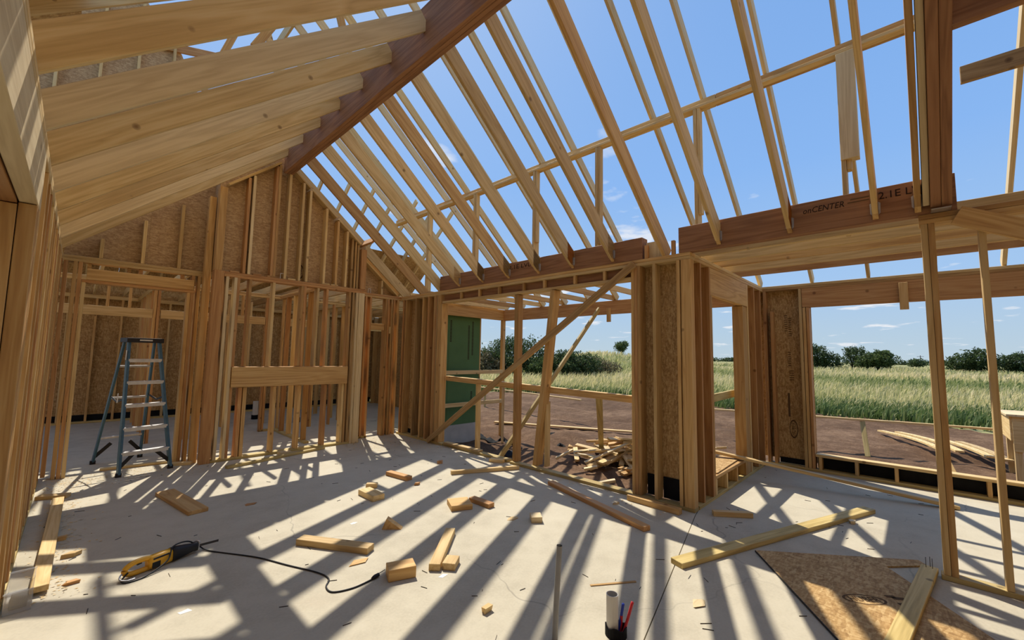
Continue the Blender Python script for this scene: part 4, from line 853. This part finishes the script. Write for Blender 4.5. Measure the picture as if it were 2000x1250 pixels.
# ================================================================== vegetation
def tris_obj(name, V, Fc, tint, mat, parent=None):
    me = bpy.data.meshes.new(name); nv, nf = len(V), len(Fc); k = Fc.shape[1]
    me.vertices.add(nv); me.vertices.foreach_set('co', V.astype(np.float32).ravel()); me.loops.add(nf*k); me.loops.foreach_set('vertex_index', Fc.astype(np.int32).ravel())
    me.polygons.add(nf); me.polygons.foreach_set('loop_start', np.arange(0, nf*k, k, dtype=np.int32)); me.update(calc_edges=True)
    at = me.attributes.new('tint', 'FLOAT', 'POINT'); at.data.foreach_set('value', tint.astype(np.float32)); me.materials.append(MATS[mat]); return put(name, me, None, parent)
def tz(x, y):
    d = np.hypot(x, y); s = np.clip((d-19)/85, 0, 1); s = s*s*(3-2*s)
    return G+.75*s+.75*np.clip((d-100)/500, 0, 1)+2.2*np.exp(-(((x-54)/10)**2+((y-33)/9)**2))
def meadow(name, label, n, dmin, dmax, azr, hr, wr_, tint0, patch):
    az = np.radians(RNG.uniform(azr[0], azr[1], n)); u = RNG.uniform(0, 1, n); d = dmin*(dmax/dmin)**u
    x, y = d*np.sin(az), d*np.cos(az); keep = x > 19.0+.5*np.sin(y*.7)+.3*np.sin(y*1.9+1)-(y > 14.5)*np.minimum(6, (y-14.5)*1.2); x, y, d = x[keep], y[keep], d[keep]; n = len(x)
    f = np.sin(x*.16+1.3*np.sin(y*.07))*np.sin(y*.11+.9*np.sin(x*.09)); g = np.sin(d*.21+.6*np.sin(az[keep]*9))
    h = RNG.uniform(hr[0], hr[1], n)*(1+.25*f); w_ = RNG.uniform(.6, 1.3, n)*wr_*d/20; z = tz(x, y)
    lean = RNG.normal(.38, .25, n); la = RNG.normal(-.9, .5, n); lx, ly = lean*h*np.cos(la), lean*h*np.sin(la); pa = RNG.uniform(0, 6.28, n); px, py = w_*np.cos(pa), w_*np.sin(pa)
    V = np.empty((n, 5, 3)); V[:, 0] = np.stack([x-px, y-py, z-.03], 1); V[:, 1] = np.stack([x+px, y+py, z-.03], 1); V[:, 2] = np.stack([x+px*.8+lx*.35, y+py*.8+ly*.35, z+h*.6], 1); V[:, 3] = np.stack([x-px*.8+lx*.35, y-py*.8+ly*.35, z+h*.6], 1); V[:, 4] = np.stack([x+lx, y+ly, z+h*(1-.25*lean)], 1)
    b = (np.arange(n)*5)[:, None]; Fc = np.concatenate([b+np.array([[0, 1, 2]]), b+np.array([[0, 2, 3]]), b+np.array([[3, 2, 4]])])
    band = np.exp(-((d-46-4*np.sin(az[keep]*7))/9)**2)+.7*np.exp(-((d-92)/10)**2); t = np.clip(tint0+patch*(.8*f+.5*g)-.34*band+RNG.normal(0, .15, n), 0, 1); o = tris_obj(name, V.reshape(-1, 3), Fc, np.repeat(t, 5), 'grass_blade'); tag(o, label, 'grass', None, 'stuff')
meadow('grass_verge', 'lush green weeds along the edge of the dirt', 16000, 19.0, 25, (28, 112), (.22, .55), .032, .06, .08)
meadow('meadow_grass', 'tall wind-blown meadow grass turning straw coloured', 62000, 21.5, 130, (25, 112), (.35, .70), .019, .66, .22)
def tree(name, label, c, crowns, nleaf, leaf, mat, stems=5, trunk=.08, group=None):
    t = tag(empty(name, c), label, 'tree' if 'tree' in name else 'bush', group); c = np.array(c); P = []
    wts = np.array([k[3]*k[4]*k[5] for k in crowns]); wts = wts/wts.sum()
    for (cx, cy, cz, rx, ry, rz), q in zip(crowns, wts):
        m_ = int(nleaf*q); d = RNG.normal(size=(m_, 3)); d /= np.linalg.norm(d, axis=1)[:, None]; r = RNG.uniform(.25, 1, m_)**.45*(1+.22*np.sin(d[:, 0]*7+d[:, 2]*5+cx)+.15*np.sin(d[:, 1]*11)); P.append(c+np.array((cx, cy, cz))+d*r[:, None]*np.array((rx, ry, rz)))
    P = np.concatenate(P); P = P[P[:, 2] > c[2]+.05]; n = len(P); a = RNG.normal(size=(n, 3)); a /= np.linalg.norm(a, axis=1)[:, None]; b = np.cross(a, RNG.normal(size=(n, 3))); b /= np.linalg.norm(b, axis=1)[:, None]; s = RNG.uniform(.6, 1.4, n)[:, None]*leaf
    V = np.stack([P-a*s*1.6, P-b*s*.6, P+a*s*1.6, P+b*s*.6], 1).reshape(-1, 3); Fc = (np.arange(n)*4)[:, None]+np.array([[0, 1, 2, 3]])
    tris_obj('foliage', V-0*c, Fc, np.repeat(RNG.uniform(0, 1, n), 4), mat, t)
    for k in range(stems):
        cr = crowns[k % len(crowns)]; e = c+np.array((cr[0]+RNG.normal(0, .3)*cr[3], cr[1]+RNG.normal(0, .3)*cr[4], cr[2]+.3*cr[5])); m_ = c+(e-c)*.5+RNG.normal(0, .12, 3)
        put('trunk' if k == 0 else 'branch', tube([tuple(c+np.array((RNG.normal(0, .1), RNG.normal(0, .1), -.1))), tuple(m_), tuple(e)], [trunk*1.2]+[trunk*.9]*4+[trunk*.8]*3+[trunk*.3], 7, True, 4, 'bark', 'trunk'), None, t)
def gz(x, y): return (x, y, terrain_z(x, y))
def pt(az, d): return gz(d*math.sin(math.radians(az)), d*math.cos(math.radians(az)))

for lb, x, y, z in (('white plastic stub pipe left of the fireplace framing in the rear room', 3.05, 11.35, .42), ('white plastic stub pipe seen through the fireplace framing', 3.62, 10.3, .62)):
    p_ = tag(empty('drain_pipe', (x, y, 0)), lb, 'pipe'); ring_pipe(p_, 'pipe_wall', (x, y), .05, .057, -.02, z, 'pvc'); ring_pipe(p_, 'collar', (x, y), .058, .075, 0, .1, 'membrane')
tree('bush', 'large dark green bush left of the doorway posts in the meadow', pt(45.6, 41), [(0, 0, 1.7, 2.2, 2.2, 1.7), (1.6, -1.5, 1.9, 1.5, 1.5, 1.7), (-1.6, 1.6, 1.4, 1.5, 1.5, 1.3), (.4, .2, 2.9, 1.3, 1.3, 1.0)], 9000, .085, 'leaf_dark', 7)
tree('bush', 'rounded green bush behind the leaning doorway post', pt(53.4, 41), [(0, 0, 1.2, 1.7, 1.9, 1.2), (-1.2, 1.5, 1.1, 1.3, 1.3, 1.0), (1.2, -1.6, 1.1, 1.3, 1.4, 1.1), (.1, .1, 1.9, .9, .9, .6)], 8000, .08, 'leaf_dark', 6)
tree('bush', 'lighter green bush between the two dark bushes', pt(49.9, 39), [(0, 0, .8, 1.0, 1.0, .9)], 2600, .07, 'leaf_mid', 3)
tree('bush', 'dry brown brush beside the green sheathed wall', pt(42.6, 40), [(0, 0, 1.0, 1.2, 1.3, 1.3), (.9, -.8, .7, 1, 1, .8)], 3200, .07, 'leaf_dry', 5)
tree('bush', 'dry brown bush right of the rounded green bush', pt(57.0, 44), [(0, 0, .9, 1.6, 1.6, .9), (1.0, -1.2, .7, 1.2, 1.2, .7)], 3600, .07, 'leaf_dry', 4)
tree('small_tree', 'lone small tree on the skyline beside the corner studs', pt(60.6, 66), [(0, 0, 1.3, .9, .9, .8), (.5, -.4, 1.7, .6, .6, .5)], 1500, .09, 'leaf_mid', 4, .06)
tree('small_tree', 'leafy tree at the left edge of the alcove window', pt(82.1, 85), [(0, 0, 2.0, 1.6, 1.8, 1.9), (-.6, 1.2, 3.2, 1.1, 1.1, 1.0), (.6, -1.8, 1.4, 1.2, 1.6, 1.2)], 4200, .12, 'leaf_dark', 5, .1)
tree('small_tree', 'left dense green tree of the pair beyond the alcove window', pt(87.3, 90), [(0, 0, 1.7, 1.6, 1.9, 1.5), (0, 1.7, 1.3, 1.1, 1.4, 1.2), (.3, -.6, 2.4, 1, 1, .8)], 4600, .12, 'leaf_mid', 5, .1)
tree('small_tree', 'right airy grey green tree of the pair beyond the alcove window', pt(85.2, 92), [(0, -.4, 2.2, 1.6, 1.8, 1.7), (0, -2.2, 1.4, 1.4, 1.7, 1.1), (.2, .3, 3.2, .9, .9, .7)], 4200, .10, 'leaf_dark', 8, .1)
tree('small_tree', 'dark tree behind the right hand studs', pt(94.2, 90), [(0, 0, 1.8, 1.8, 2.0, 1.7), (0, 2.0, 1.4, 1.3, 1.6, 1.3)], 4200, .12, 'leaf_dark', 5, .1)
tree('small_tree', 'dark tree at the far right of the skyline', pt(96.6, 92), [(0, 0, 1.5, 1.8, 2.3, 1.4)], 3200, .12, 'leaf_dark', 4, .1)
tree('bush', 'lone round bush on the skyline right of the tree pair', pt(83.9+6.1, 150), [(0, 0, 1.1, 1.5, 1.8, 1.2)], 900, .16, 'leaf_dark', 3)
for i, (az, d, w_) in enumerate(((71.2, 260, 7), (73.4, 280, 5), (75.0, 300, 9), (88.2, 280, 8), (90.9, 300, 10), (91.9, 280, 7))):
    tree('bush', ('low distant thicket at left of the side window skyline', 'low distant thicket at middle of the side window skyline', 'low distant thicket at right of the side window skyline', 'distant thicket left of the utility poles', 'distant thicket among the utility poles', 'distant thicket right of the utility poles')[i], pt(az, d), [(0, 0, .8, 2, w_, 1.6)], 900, .28, 'leaf_dark', 2)
def pole(az, d, h, label):
    c = pt(az, d); t = tag(empty('utility_pole', c), label, 'pole', 'utility poles on the skyline'); put('mast', tube([(c[0], c[1], c[2]-.3), (c[0], c[1], c[2]+h)], [.2, .14], 8, True, 0, 'bark', 'mast'), None, t)
    board(t, 'crossarm', (c[0], c[1]-1.3, c[2]+h-.6), (c[0], c[1]+1.3, c[2]+h-.6), .16, .16, 'bark')
for az, d, h, lb in ((90.3, 300, 5.0, 'shortest utility pole left of the doubled studs'), (92.5, 300, 5.2, 'utility pole just right of the doubled studs'), (93.3, 300, 6.0, 'utility pole midway between the two right studs'), (94.35, 300, 6.4, 'utility pole beside the far right trees'), (96.65, 300, 7.6, 'tallest utility pole at the right edge')): pole(az, d, h, lb)
